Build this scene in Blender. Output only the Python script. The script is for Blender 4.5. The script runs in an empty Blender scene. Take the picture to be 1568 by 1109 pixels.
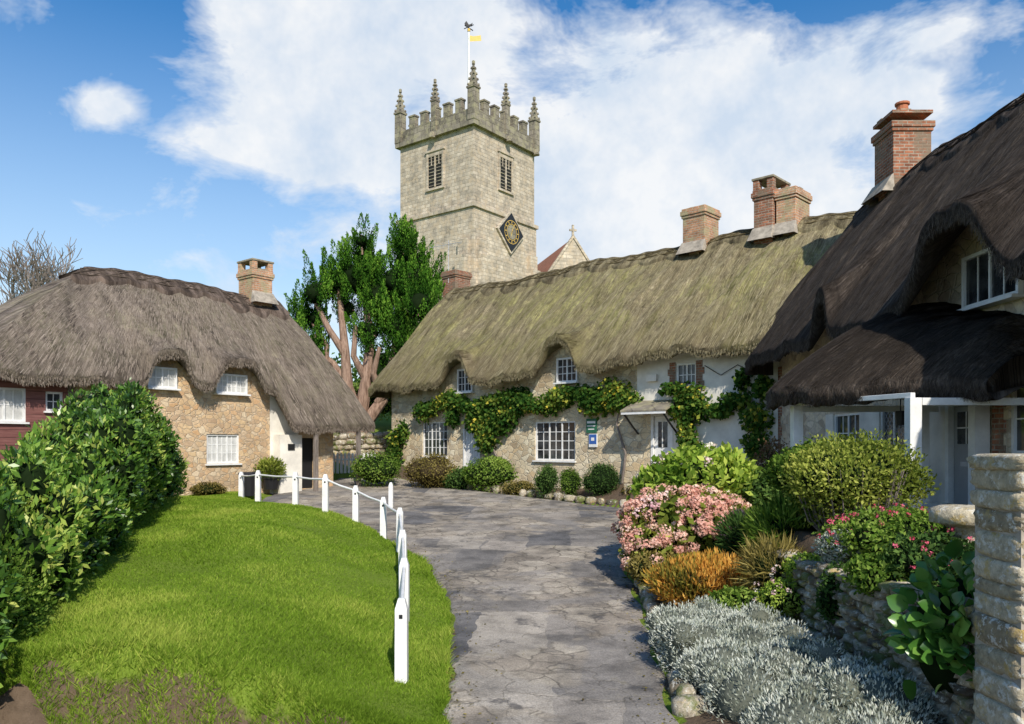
import bpy, math, random
import numpy as np
from mathutils import Vector, Matrix
random.seed(7); rng=np.random.default_rng(7)
scene=bpy.context.scene
def lin(o): scene.collection.objects.link(o); return o
def group(name,loc=(0,0,0),rz=0,parent=None):
    e=bpy.data.objects.new(name,None); e.location=loc; e.rotation_euler=(0,0,rz); e.parent=parent; return lin(e)
def mesh_obj(name,V,F,mats,parent=None,smooth=False,uv=None,mi=None,v=None):
    me=bpy.data.meshes.new(name)
    V=np.asarray(V,dtype=np.float32).reshape(-1,3)
    if isinstance(F,np.ndarray):
        k=F.shape[1]; n=F.shape[0]
        me.vertices.add(len(V)); me.vertices.foreach_set('co',V.ravel())
        me.loops.add(n*k); me.loops.foreach_set('vertex_index',F.astype(np.int32).ravel())
        me.polygons.add(n); me.polygons.foreach_set('loop_start',np.arange(0,n*k,k,dtype=np.int32))
        me.update(calc_edges=True)
    else:
        me.from_pydata([tuple(map(float,p)) for p in V],[],F); me.update()
    if not isinstance(mats,(list,tuple)): mats=[mats]
    for m in mats: me.materials.append(m)
    if mi is not None: me.polygons.foreach_set('material_index',np.asarray(mi,dtype=np.int32))
    if smooth: me.polygons.foreach_set('use_smooth',np.ones(len(me.polygons),dtype=bool))
    if uv is not None:
        l=me.uv_layers.new(name='UVMap'); idx=np.zeros(len(me.loops),dtype=np.int32); me.loops.foreach_get('vertex_index',idx)
        l.data.foreach_set('uv',np.asarray(uv,dtype=np.float32)[idx].ravel())
    if v is not None:
        v=np.asarray(v,dtype=np.float32)
        dom='FACE' if len(v)==len(me.polygons) else 'POINT'
        a=me.attributes.new('v','FLOAT',dom); a.data.foreach_set('value',v)
    o=bpy.data.objects.new(name,me); o.parent=parent; return lin(o)
class MB:
    def __init__(s): s.V=[];s.F=[];s.M=[];s.mats=[]
    def mid(s,m):
        if m not in s.mats: s.mats.append(m)
        return s.mats.index(m)
    def add(s,V,F,m):
        b=len(s.V); s.V+= [tuple(p) for p in V]; s.F+=[tuple(i+b for i in f) for f in F]; s.M+=[s.mid(m)]*len(F)
    def box(s,m,x0,x1,y0,y1,z0,z1):
        V=[(x,y,z) for z in (z0,z1) for y in (y0,y1) for x in (x0,x1)]
        s.add(V,[(0,2,3,1),(4,5,7,6),(0,1,5,4),(1,3,7,5),(3,2,6,7),(2,0,4,6)],m)
    def frus(s,m,cx,cy,z0,z1,a0,a1,n=4,rot=math.pi/4):
        V=[];
        for z,a in((z0,a0),(z1,a1)):
            for i in range(n):
                t=rot+2*math.pi*i/n; V.append((cx+a*math.cos(t),cy+a*math.sin(t),z))
        F=[(i,(i+1)%n,n+(i+1)%n,n+i) for i in range(n)]+[tuple(range(n))[::-1],tuple(range(n,2*n))]
        s.add(V,F,m)
    def obj(s,name,parent=None,bev=0,smooth=False):
        o=mesh_obj(name,s.V,s.F,s.mats,parent,mi=s.M,smooth=smooth)
        if bev: 
            b=o.modifiers.new('b','BEVEL'); b.width=bev; b.segments=2
        return o
def tube(mb,m,pts,rad,n=10):
    pts=[Vector(p) for p in pts]; V=[];F=[]
    for i,p in enumerate(pts):
        d=(pts[min(i+1,len(pts)-1)]-pts[max(i-1,0)]).normalized()
        a=d.cross(Vector((0.3,1,0.1))).normalized(); b=d.cross(a)
        for k in range(n):
            t=2*math.pi*k/n; V.append(p+(a*math.cos(t)+b*math.sin(t))*rad[i])
    for i in range(len(pts)-1):
        for k in range(n): F.append((i*n+k,i*n+(k+1)%n,(i+1)*n+(k+1)%n,(i+1)*n+k))
    F.append(tuple(range(n))); F.append(tuple((len(pts)-1)*n+k for k in range(n)))
    mb.add(V,F,m)
def ss(x): x=np.clip(x,0,1); return x*x*(3-2*x)
# ---------- node helpers
def mk(name,rough=.85,spec=.2):
    m=bpy.data.materials.new(name); m.use_nodes=True; b=m.node_tree.nodes['Principled BSDF']
    b.inputs['Roughness'].default_value=rough; b.inputs['Specular IOR Level'].default_value=spec
    return m,m.node_tree,b
def setv(nt,sock,v):
    if isinstance(v,bpy.types.NodeSocket): nt.links.new(v,sock)
    elif isinstance(v,(tuple,list)) and len(v)==3 and sock.type=='RGBA': sock.default_value=(*v,1)
    else: sock.default_value=v
def noi(nt,vec,scale,detail=4,rough=.55,dist=0):
    n=nt.nodes.new('ShaderNodeTexNoise'); n.inputs['Scale'].default_value=scale; n.inputs['Detail'].default_value=min(detail,5)
    n.inputs['Roughness'].default_value=rough; n.inputs['Distortion'].default_value=dist
    if vec is not None: nt.links.new(vec,n.inputs['Vector'])
    return n.outputs['Fac']
def noic(nt,vec,scale,detail=2):
    n=nt.nodes.new('ShaderNodeTexNoise'); n.inputs['Scale'].default_value=scale; n.inputs['Detail'].default_value=detail
    nt.links.new(vec,n.inputs['Vector']); return n.outputs['Color']
def vor(nt,vec,scale,feat='F1',rand=1):
    n=nt.nodes.new('ShaderNodeTexVoronoi'); n.feature=feat; n.inputs['Scale'].default_value=scale; n.inputs['Randomness'].default_value=rand
    nt.links.new(vec,n.inputs['Vector']); return n
def ramp(nt,fac,stops,interp='LINEAR'):
    n=nt.nodes.new('ShaderNodeValToRGB'); n.color_ramp.interpolation=interp
    e=n.color_ramp.elements
    while len(e)<len(stops): e.new(.5)
    for i,(p,c) in enumerate(stops):
        e[i].position=p; e[i].color=(*c,1) if isinstance(c,(tuple,list)) else (c,c,c,1)
    setv(nt,n.inputs['Fac'],fac); return n.outputs['Color']
def mix(nt,fac,a,b,blend='MIX'):
    n=nt.nodes.new('ShaderNodeMix'); n.data_type='RGBA'; n.blend_type=blend
    setv(nt,n.inputs[0],fac); setv(nt,n.inputs[6],a); setv(nt,n.inputs[7],b); return n.outputs[2]
def mth(nt,op,a,b=0.0,c=None,clamp=False):
    n=nt.nodes.new('ShaderNodeMath'); n.operation=op; n.use_clamp=clamp
    setv(nt,n.inputs[0],a); setv(nt,n.inputs[1],b)
    if c is not None: setv(nt,n.inputs[2],c)
    return n.outputs[0]
def mapv(nt,vec,scale=(1,1,1),loc=(0,0,0),rot=(0,0,0)):
    n=nt.nodes.new('ShaderNodeMapping'); n.inputs['Scale'].default_value=scale; n.inputs['Location'].default_value=loc; n.inputs['Rotation'].default_value=rot
    nt.links.new(vec,n.inputs['Vector']); return n.outputs['Vector']
def tc(nt,w='Object'): return nt.nodes.new('ShaderNodeTexCoord').outputs[w]
def vadd(nt,a,b,s=1.0):
    n=nt.nodes.new('ShaderNodeVectorMath'); n.operation='MULTIPLY_ADD'; nt.links.new(b,n.inputs[0]); n.inputs[1].default_value=(s,s,s); nt.links.new(a,n.inputs[2]); return n.outputs[0]
def bump(nt,b,h,strength=.5,dist=.02):
    n=nt.nodes.new('ShaderNodeBump'); n.inputs['Strength'].default_value=strength; n.inputs['Distance'].default_value=dist
    nt.links.new(h,n.inputs['Height']); nt.links.new(n.outputs[0],b.inputs['Normal'])
def attr(nt,name='v'):
    n=nt.nodes.new('ShaderNodeAttribute'); n.attribute_name=name; return n.outputs['Fac']
def base(nt,b,c): nt.links.new(c,b.inputs['Base Color'])
# ---------- materials
def thatch(name,dark,mid,light,moss=None,mossamt=.5):
    m,nt,b=mk(name,.95,.1); uv=tc(nt,'UV'); ob=tc(nt)
    f=noi(nt,mapv(nt,uv,(22,1.6,1)),2.2,5,.7); g=noi(nt,mapv(nt,uv,(2.2,.35,1)),1.6,4,.6); p=noi(nt,ob,.45,4,.6,.5)
    hz=noi(nt,mapv(nt,uv,(.6,7,1)),1.5,3,.6); cl=noi(nt,mapv(nt,uv,(2.6,1.2,1)),1.6,5,.7)
    s=mth(nt,'ADD',mth(nt,'MULTIPLY',f,.72),mth(nt,'MULTIPLY',g,.38))
    c=ramp(nt,s,[(.38,dark),(.55,mid),(.72,light)])
    if moss:
        mm=ramp(nt,mth(nt,'ADD',p,mth(nt,'MULTIPLY',cl,.5)),[(.66,0),(.84,1)])
        c=mix(nt,mth(nt,'MULTIPLY',mm,mossamt),c,mix(nt,f,tuple(x*.55 for x in moss),tuple(x*1.5 for x in moss)))
    c=mix(nt,.8,c,ramp(nt,g,[(.36,.45),(.6,1.25)]),'MULTIPLY')
    c=mix(nt,.75,c,ramp(nt,cl,[(.36,.5),(.6,1.2)]),'MULTIPLY')
    c=mix(nt,.4,c,ramp(nt,hz,[(.35,.6),(.6,1.15)]),'MULTIPLY')
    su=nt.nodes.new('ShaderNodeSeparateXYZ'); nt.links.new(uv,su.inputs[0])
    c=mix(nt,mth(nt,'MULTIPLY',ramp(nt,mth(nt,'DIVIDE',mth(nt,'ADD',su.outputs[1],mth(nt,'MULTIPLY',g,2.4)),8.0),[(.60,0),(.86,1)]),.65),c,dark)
    base(nt,b,c); bump(nt,b,mth(nt,'ADD',s,mth(nt,'ADD',mth(nt,'MULTIPLY',cl,.9),mth(nt,'MULTIPLY',hz,.3))),1.0,.09); return m
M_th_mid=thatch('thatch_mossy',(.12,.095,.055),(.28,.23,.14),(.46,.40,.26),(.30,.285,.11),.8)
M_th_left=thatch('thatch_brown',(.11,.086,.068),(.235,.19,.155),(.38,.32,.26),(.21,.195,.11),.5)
M_th_right=thatch('thatch_dark',(.036,.028,.023),(.088,.07,.058),(.20,.165,.135))
M_rd_mid=thatch('ridge_mossy',(.09,.07,.04),(.20,.165,.10),(.34,.30,.17)); M_rd_left=thatch('ridge_brown',(.07,.052,.042),(.16,.12,.095),(.27,.21,.17))
def strawm(name,a,c):
    m=bpy.data.materials.new(name); m.use_nodes=True; nt=m.node_tree; nt.nodes.remove(nt.nodes['Principled BSDF']); d=nt.nodes.new('ShaderNodeBsdfDiffuse'); nt.links.new(ramp(nt,attr(nt),[(0,a),(1,c)]),d.inputs[0]); nt.links.new(d.outputs[0],nt.nodes['Material Output'].inputs[0]); return m
M_st_mid=strawm('straw_mid',(.12,.095,.05),(.38,.33,.2)); M_st_left=strawm('straw_left',(.10,.078,.06),(.33,.275,.22)); M_st_right=strawm('straw_dark',(.035,.027,.022),(.19,.155,.125))
def rubble(name,cols,mortar,scale=3.2,sq=1.5,mort=.05):
    m,nt,b=mk(name,.9,.15); ob=tc(nt); v=mapv(nt,ob,(1,1,sq)); v=vadd(nt,v,noic(nt,ob,3.0),.25)
    V=vor(nt,v,scale); E=vor(nt,v,scale,'DISTANCE_TO_EDGE')
    sep=nt.nodes.new('ShaderNodeSeparateColor'); nt.links.new(V.outputs['Color'],sep.inputs[0])
    n=len(cols); c=ramp(nt,sep.outputs[0],[(i/(n-1),k) for i,k in enumerate(cols)])
    c=mix(nt,.6,c,ramp(nt,noi(nt,ob,14,6,.65),[(.3,.65),(.7,1.3)]),'MULTIPLY')
    e=ramp(nt,mth(nt,'ADD',E.outputs['Distance'],mth(nt,'MULTIPLY',noi(nt,ob,20,3),.03)),[(mort*.5,0),(mort*1.6,1)])
    c=mix(nt,e,mix(nt,noi(nt,ob,9),tuple(x*.8 for x in mortar),mortar),c)
    c=mix(nt,.65,c,ramp(nt,noi(nt,ob,.9,5,.6),[(.3,.65),(.7,1.2)]),'MULTIPLY')
    base(nt,b,c); bump(nt,b,mth(nt,'ADD',mth(nt,'MULTIPLY',noi(nt,ob,22,4),.35),e),.7,.025); return m
M_st1=rubble('cream_rubble',[(.58,.46,.29),(.72,.62,.43),(.44,.34,.22),(.76,.68,.50),(.62,.47,.28)],(.64,.57,.43),3.8,1.5)
M_st2=rubble('tan_rubble',[(.57,.37,.21),(.63,.46,.27),(.46,.32,.20),(.67,.54,.37),(.57,.36,.19)],(.60,.48,.34),5.5,1.3)
M_st3=rubble('grey_rubble',[(.58,.48,.34),(.70,.61,.45),(.42,.34,.25),(.74,.65,.50)],(.64,.57,.45),3.6)
def bricks(name,c1,c2,mo,bw=.22,bh=.075,lich=None,msz=.012,bmp=.5):
    m,nt,b=mk(name,.9,.15); ob=tc(nt)
    sp=nt.nodes.new('ShaderNodeSeparateXYZ'); nt.links.new(ob,sp.inputs[0])
    cb=nt.nodes.new('ShaderNodeCombineXYZ'); nt.links.new(mth(nt,'ADD',sp.outputs[0],sp.outputs[1]),cb.inputs[0]); nt.links.new(sp.outputs[2],cb.inputs[1])
    v=vadd(nt,cb.outputs[0],noic(nt,ob,6/ (bw*4)),.08*bw)
    t=nt.nodes.new('ShaderNodeTexBrick'); nt.links.new(v,t.inputs['Vector']); t.inputs['Scale'].default_value=1
    t.inputs['Brick Width'].default_value=bw; t.inputs['Row Height'].default_value=bh; t.inputs['Mortar Size'].default_value=msz
    t.inputs['Mortar Smooth'].default_value=.3; t.inputs['Bias'].default_value=0
    t.inputs['Color1'].default_value=(*c1,1); t.inputs['Color2'].default_value=(*c2,1); t.inputs['Mortar'].default_value=(*mo,1)
    c=mix(nt,.75,t.outputs['Color'],ramp(nt,noi(nt,ob,7 if bw<.4 else 1.7,6,.7),[(.3,.5),(.7,1.4)]),'MULTIPLY')
    c=mix(nt,.75,c,ramp(nt,noi(nt,mapv(nt,ob,(1,1,.45)),.7,5,.65),[(.3,.55),(.7,1.25)]),'MULTIPLY')
    if lich: c=mix(nt,ramp(nt,noi(nt,ob,2.3,6,.7),[(.48,0),(.6,.85)]),c,lich)
    base(nt,b,c); bump(nt,b,mth(nt,'SUBTRACT',mth(nt,'MULTIPLY',noi(nt,ob,30,4),.4),t.outputs['Fac']),bmp,.02); return m
M_brick=bricks('red_brick',(.44,.18,.10),(.24,.10,.06),(.38,.32,.25),lich=(.22,.17,.12))
M_brick2=bricks('orange_brick',(.60,.31,.17),(.42,.22,.13),(.5,.42,.32),lich=(.38,.34,.20))
M_tower=bricks('tower_stone',(.64,.555,.44),(.42,.365,.29),(.38,.33,.26),.55,.27,(.52,.42,.30),.02,.7)
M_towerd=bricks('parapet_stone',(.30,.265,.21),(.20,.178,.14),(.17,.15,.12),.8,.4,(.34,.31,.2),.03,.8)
def plain(name,c,rough=.6,var=.25,sc=5,bm=.2,spec=.3):
    m,nt,b=mk(name,rough,spec); ob=tc(nt)
    base(nt,b,mix(nt,1.0,c,ramp(nt,noi(nt,ob,sc,6,.65),[(.3,1-var),(.7,1+var*.3)]),'MULTIPLY'))
    if bm: bump(nt,b,noi(nt,ob,sc*4,4),bm,.01)
    return m
M_white=plain('white_paint',(.80,.80,.78),.5,.18); M_render=plain('cream_render',(.80,.76,.67),.85,.28,1.5,.5)
M_dark=plain('dark_interior',(.02,.02,.02),.8,.1); M_grey=plain('grey_paint',(.30,.31,.32),.5,.1); M_flash=plain('mortar_flaunching',(.42,.37,.30),.9,.5,5,.6)
M_lead=plain('lead',(.5,.5,.5),.5,.3); M_black=plain('black_metal',(.02,.02,.022),.4,.1); M_cap=plain('weathered_cap',(.32,.28,.2),.9,.5,6)
M_gold=plain('gold_leaf',(.75,.5,.12),.35,.1); M_terra=plain('terracotta',(.45,.16,.08),.8,.3,8)
M_green=plain('green_sign',(.03,.14,.08),.4,.1); M_blue=plain('blue_sign',(.04,.12,.4),.4,.1)
M_tile=plain('clay_tile',(.42,.18,.10),.85,.4,3)
M_curtain=plain('net_curtain',(.6,.6,.57),.9,.35,3)
m,nt,b=mk('glass',.06,.6); ob=tc(nt); base(nt,b,ramp(nt,noi(nt,ob,2.5,3),[(.35,(.012,.014,.016)),(.7,(.07,.075,.08))])); bump(nt,b,noi(nt,ob,3,2),.15,.01); M_glass=m
m,nt,b=mk('boards',.7,.3); ob=tc(nt)
w=nt.nodes.new('ShaderNodeTexWave'); w.bands_direction='Z'; w.wave_profile='SAW'; w.inputs['Scale'].default_value=1.6; w.inputs['Distortion'].default_value=.15; nt.links.new(ob,w.inputs['Vector'])
bc=mix(nt,ramp(nt,noi(nt,mapv(nt,ob,(1,1,12)),2,5,.7),[(.3,0),(.7,1)]),(.15,.055,.05),(.30,.14,.12)); bc=mix(nt,ramp(nt,w.outputs['Fac'],[(.0,.8),(.12,0)]),bc,(.03,.012,.01))
base(nt,b,bc); bump(nt,b,w.outputs['Fac'],.9,.04); M_boards=m
def bark(name,a,c):
    m,nt,b=mk(name,.95,.1); ob=tc(nt); n=noi(nt,mapv(nt,ob,(5,5,.9)),2,6,.7); base(nt,b,ramp(nt,n,[(.3,a),(.7,c)])); bump(nt,b,n,1,.08); return m
M_bark=bark('cypress_bark',(.14,.085,.06),(.46,.32,.24)); M_twig=bark('grey_twig',(.14,.12,.10),(.32,.27,.24))
def leafm(name,stops,tr=.3,rough=.5,spec=.35,tcol=1.6,gloss=False):
    m=bpy.data.materials.new(name); m.use_nodes=True; nt=m.node_tree; b=nt.nodes['Principled BSDF']; o=nt.nodes['Material Output']
    c=ramp(nt,attr(nt),stops)
    if gloss: b.inputs['Roughness'].default_value=rough; b.inputs['Specular IOR Level'].default_value=spec; base(nt,b,c)
    else:
        nt.nodes.remove(b); b=nt.nodes.new('ShaderNodeBsdfDiffuse'); nt.links.new(c,b.inputs[0])
    t=nt.nodes.new('ShaderNodeBsdfTranslucent'); nt.links.new(mix(nt,1.0,c,(tcol,tcol,tcol*.6),'MULTIPLY'),t.inputs[0])
    x=nt.nodes.new('ShaderNodeMixShader'); x.inputs[0].default_value=tr; nt.links.new(b.outputs[0],x.inputs[1]); nt.links.new(t.outputs[0],x.inputs[2]); nt.links.new(x.outputs[0],o.inputs[0])
    return m
L_laurel=leafm('laurel_leaf',[(0,(.025,.07,.014)),(.5,(.11,.23,.03)),(.8,(.28,.42,.07)),(1,(.52,.57,.14))],.3,.35,.5,gloss=True)
L_dark=leafm('dark_leaf',[(0,(.02,.045,.014)),(.5,(.06,.12,.03)),(1,(.16,.25,.06))],.25)
L_green=leafm('green_leaf',[(0,(.03,.065,.012)),(.5,(.12,.21,.03)),(1,(.32,.42,.09))],.3)
L_yel=leafm('yellowgreen_leaf',[(0,(.04,.07,.012)),(.5,(.21,.26,.045)),(1,(.48,.50,.12))],.3)
L_lime=leafm('lime_leaf',[(0,(.06,.12,.015)),(.5,(.24,.36,.05)),(1,(.5,.58,.12))],.3)
L_olive=leafm('olive_leaf',[(0,(.07,.055,.02)),(.5,(.18,.15,.04)),(1,(.34,.28,.10))],.25)
L_red=leafm('reddish_leaf',[(0,(.07,.035,.025)),(.5,(.18,.09,.06)),(1,(.24,.18,.09))],.25)
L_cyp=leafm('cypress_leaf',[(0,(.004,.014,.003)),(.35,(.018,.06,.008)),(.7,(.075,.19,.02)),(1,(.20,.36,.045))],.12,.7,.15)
L_silver=leafm('silver_leaf',[(0,(.26,.29,.22)),(.4,(.48,.52,.45)),(1,(.76,.78,.72))],.2,.8,.1,1.1)
L_heath=leafm('orange_heather',[(0,(.13,.13,.03)),(.35,(.30,.25,.05)),(.6,(.6,.30,.06)),(1,(.8,.48,.12))],.25,.7)
L_pink=leafm('pink_petal',[(0,(.62,.30,.24)),(.5,(.82,.50,.42)),(1,(.92,.72,.6))],.3,.7,.1,1.1)
L_pale=leafm('pale_pink_petal',[(0,(.7,.4,.45)),(.5,(.88,.66,.66)),(1,(.88,.84,.74))],.3,.7,.1,1.1)
L_magenta=leafm('magenta_petal',[(0,(.45,.04,.08)),(1,(.8,.2,.28))],.2,.7,.1,1.1)
L_big=leafm('bergenia_leaf',[(0,(.035,.10,.018)),(.5,(.08,.21,.035)),(1,(.28,.45,.09))],.2,.25,.5,gloss=True)
L_grass=leafm('grass_blade',[(0,(.085,.15,.014)),(.5,(.20,.32,.032)),(1,(.44,.50,.10))],.35,.7,.15,1.3)
L_vine=leafm('vine_leaf',[(0,(.02,.06,.012)),(.45,(.06,.13,.022)),(.8,(.22,.28,.05)),(1,(.6,.5,.07))],.3)
M_shade_core=plain('foliage_shade_core',(.012,.022,.008),.95,.3,4,0,0); M_cores=plain('silver_core',(.13,.14,.11),.95,.3,4,0,0); M_coreb=plain('brown_core',(.06,.045,.025),.95,.3,4,0,0)  # first one is near-black so solids inside plants paint their inner shade
m,nt,b=mk('ground_mat',.95,.1); ob=tc(nt)
g=mix(nt,noi(nt,ob,1.1,5,.6),(.10,.16,.016),(.23,.31,.045)); g=mix(nt,.6,g,ramp(nt,noi(nt,ob,40,5,.7),[(.3,.45),(.7,1.4)]),'MULTIPLY')
so=mix(nt,noi(nt,ob,9,6,.7),(.05,.036,.024),(.20,.145,.10))
gr=mth(nt,'ADD',attr(nt),mth(nt,'MULTIPLY',mth(nt,'SUBTRACT',noi(nt,ob,5,5,.6),.5),.9))
base(nt,b,mix(nt,ramp(nt,gr,[(.4,0),(.6,1)]),g,so)); bump(nt,b,noi(nt,ob,14,6,.7),.8,.05); M_ground=m
# path
m,nt,b=mk('path_mat',.85,.2); ob=tc(nt); wv=vadd(nt,ob,noic(nt,ob,2.2),.22)
def brk(w_,h_,c1,c2,mo,ms,loc,rot,off=.37,sq=.6):
    t=nt.nodes.new('ShaderNodeTexBrick'); nt.links.new(mapv(nt,wv,(1,1,1),loc,(0,0,rot)),t.inputs['Vector']); t.inputs['Scale'].default_value=1
    t.inputs['Brick Width'].default_value=w_; t.inputs['Row Height'].default_value=h_; t.inputs['Mortar Size'].default_value=ms; t.offset=off; t.squash=sq; t.squash_frequency=3
    for k,c in zip(('Color1','Color2','Mortar'),(c1,c2,mo)): t.inputs[k].default_value=(*c,1)
    return t
t1=brk(1.5,1.1,(.185,.175,.165),(.38,.335,.28),(.2,.18,.15),.006,(.3,.2,0),.12)
t2=brk(.9,2.3,(0,0,0),(1,1,1),(.5,.5,.5),.0,(1.3,.7,0),.05,.5,.8)
c=mix(nt,.7,(.29,.265,.235),t1.outputs['Color'])
c=mix(nt,mth(nt,'MULTIPLY',ramp(nt,t2.outputs['Color'],[(.78,0),(.82,1)]),.75),c,(.12,.12,.125))
c=mix(nt,mth(nt,'MULTIPLY',ramp(nt,t2.outputs['Color'],[(.14,1),(.18,0)]),.6),c,(.45,.40,.33))
wv4=vadd(nt,ob,noic(nt,ob,4),.25)
E1=vor(nt,wv4,2.3,'DISTANCE_TO_EDGE'); V1=vor(nt,wv4,2.3)
sep=nt.nodes.new('ShaderNodeSeparateColor'); nt.links.new(V1.outputs['Color'],sep.inputs[0])
stn=mix(nt,ramp(nt,E1.outputs['Distance'],[(.01,0),(.05,1)]),(.17,.145,.11),ramp(nt,sep.outputs[0],[(0,(.32,.27,.21)),(1,(.48,.42,.33))]))
c=mix(nt,ramp(nt,noi(nt,ob,.55,4,.6,.6),[(.50,0),(.56,.75)]),c,stn)
c=mix(nt,.85,c,ramp(nt,noi(nt,ob,55,4,.75),[(.3,.5),(.7,1.4)]),'MULTIPLY')
n13=noi(nt,ob,1.3,5,.7)
c=mix(nt,.85,c,ramp(nt,n13,[(.36,.5),(.62,1.3)]),'MULTIPLY')
E2=vor(nt,vadd(nt,ob,noic(nt,ob,2.5,5),.6),.8,'DISTANCE_TO_EDGE')
cr=ramp(nt,mth(nt,'ADD',E2.outputs['Distance'],mth(nt,'MULTIPLY',noi(nt,ob,3,5),.035)),[(.018,0),(.028,1)])
c=mix(nt,mth(nt,'MULTIPLY',mth(nt,'SUBTRACT',1.0,cr),.4),c,(.08,.07,.05))
c=mix(nt,ramp(nt,noi(nt,ob,2.6,5,.8),[(.58,0),(.72,.75)]),c,(.18,.155,.09))
c=mix(nt,ramp(nt,noi(nt,mapv(nt,ob,(1,1,1),(9,2,0)),.9,5,.75),[(.57,0),(.63,.75)]),c,(.075,.072,.072))
base(nt,b,c); nt.links.new(ramp(nt,n13,[(.35,.6),(.55,.95)]),b.inputs['Roughness'])
bump(nt,b,mth(nt,'ADD',mth(nt,'MULTIPLY',noi(nt,ob,45,5,.7),.6),mth(nt,'ADD',mth(nt,'MULTIPLY',cr,.3),mth(nt,'MULTIPLY',noi(nt,ob,5,5),.7))),.8,.022); M_path=m
def vstone(name,stops,moss=0,lt=.55):
    m,nt,b=mk(name,.92,.15); ob=tc(nt); c=ramp(nt,attr(nt),stops)
    c=mix(nt,.8,c,ramp(nt,noi(nt,ob,18,6,.7),[(.3,.5),(.7,1.4)]),'MULTIPLY')
    c=mix(nt,ramp(nt,noi(nt,ob,13,7,.75),[(lt,0),(lt+.05,.85)]),c,(.72,.70,.62)); c=mix(nt,ramp(nt,noi(nt,mapv(nt,ob,(1,1,1),(5,3,1)),7,5,.7),[(.56,0),(.64,.75)]),c,(.56,.40,.13))
    if moss: c=mix(nt,ramp(nt,noi(nt,mapv(nt,ob,(1,1,1),(2,8,1)),3.5,6,.7),[(.5,0),(.6,.85)]),c,(.12,.15,.035))
    base(nt,b,c); bump(nt,b,noi(nt,ob,30,6,.7),1,.025); return m
M_vst=vstone('drystone',[(0,(.13,.11,.085)),(.5,(.32,.27,.19)),(1,(.50,.44,.34))],1)
M_pier=vstone('pier_stone',[(0,(.30,.24,.15)),(.5,(.48,.41,.28)),(1,(.58,.51,.37))],0,.54)

# ---------- terrain
def eL(y): return np.interp(y,[0,6.5,11,14.3,16,17.2,18.2,20,22.5,26,28,30],[-.45,-.55,-.86,-1.6,-2.4,-3.4,-4.5,-6,-7.5,-7.9,-6.6,-6.4])
def eR(y): return np.minimum(np.interp(y,[0,6.7,10.6,13.9,18,21,22],[1.1,1.43,1.82,2.04,2.6,3.6,3.4]),26.2-1.045*np.asarray(y,float))
def hface(y): return -4.25-(y-6.75)*.305
def zp(y): return np.interp(y,[-50,0,7,11,14,18,22,28,33,40,60,100,300,2000],[-.3,-.1,0,.08,.25,.45,.6,.95,1.8,3.2,7.2,9,10,8])
def H(x,y):
    x=np.asarray(x,float); y=np.asarray(y,float); z=zp(y); L=eL(y); R=eR(y)
    dl=L-x; ze=np.interp(y,[0,7,10,12.2,14.2,16,17,18,20,24,28,33],[0,.03,.08,.22,.42,.68,.85,.95,.93,.9,1,1.8])
    ra=.66*ss(dl/3.2)*np.clip((20-y)/7,0,1)
    ramp_w=ss(dl/.6)*(y<33)
    und=.045*np.sin(x*1.3+y*.6)*np.sin(y*.9-x*.4)+.02*np.sin(x*3.7+1)*np.sin(y*3.1)
    z=z*(1-ramp_w)+(ze+ra+und*ss(dl-.3))*ramp_w
    lip=6.72+.14*np.sin(x*1.7)+.07*np.sin(x*5.1)+.03*np.sin(x*13)
    z=z-.7*ss((lip-y)/.45)*ss(dl/.3)*(y>-2)
    dr=x-R
    hi=np.interp(y,[3,8,12,20,24,32,36],[1.1,1.22,1.35,1.45,1.5,1.5,2.0])
    x0=np.interp(y,[11,20,24,32],[2.5,3.4,1.5,0]); x1=np.interp(y,[11,20,24,32],[4.6,5.4,5,5])
    slope=ss((x-x0)/(x1-x0)); step=ss((x-3.42)/.12); k=ss((y-10.2)/1.5)
    w=slope*k+step*(1-k); w=w*(dr>0)*(y<36)
    z=z+(dr>0)*.1*ss(dr/.6)*(y<26)
    return z*(1-w)+np.maximum(hi,z)*w
def axis(lo,hi,st,far):
    a=list(np.arange(lo,hi+1e-6,st)); d=st; p=hi
    while p<far: d*=1.28; p+=d; a.append(p)
    d=st;p=lo; pre=[]
    while p>-far: d*=1.28; p-=d; pre.append(p)
    return np.array(pre[::-1]+a)
def gridF(nx,ny):
    i=np.arange(nx*ny).reshape(ny,nx); return np.stack([i[:-1,:-1],i[:-1,1:],i[1:,1:],i[1:,:-1]],-1).reshape(-1,4)
xs=axis(-13,9,.13,1800); ys=axis(3,33,.13,1800)
X,Y=np.meshgrid(xs,ys); Z=H(X,Y); R=eR(Y);L=eL(Y)
ins=(X>L+.12)&(X<R-.12)&(Y>2.2)&(Y<28.8); Zg=Z-.06*ins
soil=((X>R)&(Y<34)&(Y>0))*1.0; soil=np.maximum(soil,ss((6.70+.12*np.sin(X*1.7)-Y)/.2)*(X<L)*(Y>-3)); soil=np.maximum(soil,ins*1.0); soil=np.maximum(soil,((X-L<0)&(X-L>-.05)&(Y<30))*.45)
soil=np.maximum(soil,ss((hface(Y)-.25-X)/.3)*(Y<20.5)*(X>-14))
mesh_obj('ground',np.stack([X,Y,Zg],-1).reshape(-1,3),gridF(len(xs),len(ys)),M_ground,smooth=True,v=soil.ravel())
yy=np.arange(2,29.01,.15); cc=np.linspace(0,1,40); Yp,C=np.meshgrid(yy,cc,indexing='ij'); j=.05*np.sin(Yp*3.3)+.04*np.sin(Yp*7.9)
Lp=eL(Yp)+j; Rp=np.maximum(eR(Yp)+.05*np.sin(Yp*4.1),Lp+.05); Xp=Lp+(Rp-Lp)*C
Zp_=zp(Yp)+.02+.012*np.sin(Xp*2.3+Yp*.7)*np.sin(Yp*1.3)-.05*np.clip(np.abs(C-.5)*2-.94,0,1)/.06
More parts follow.
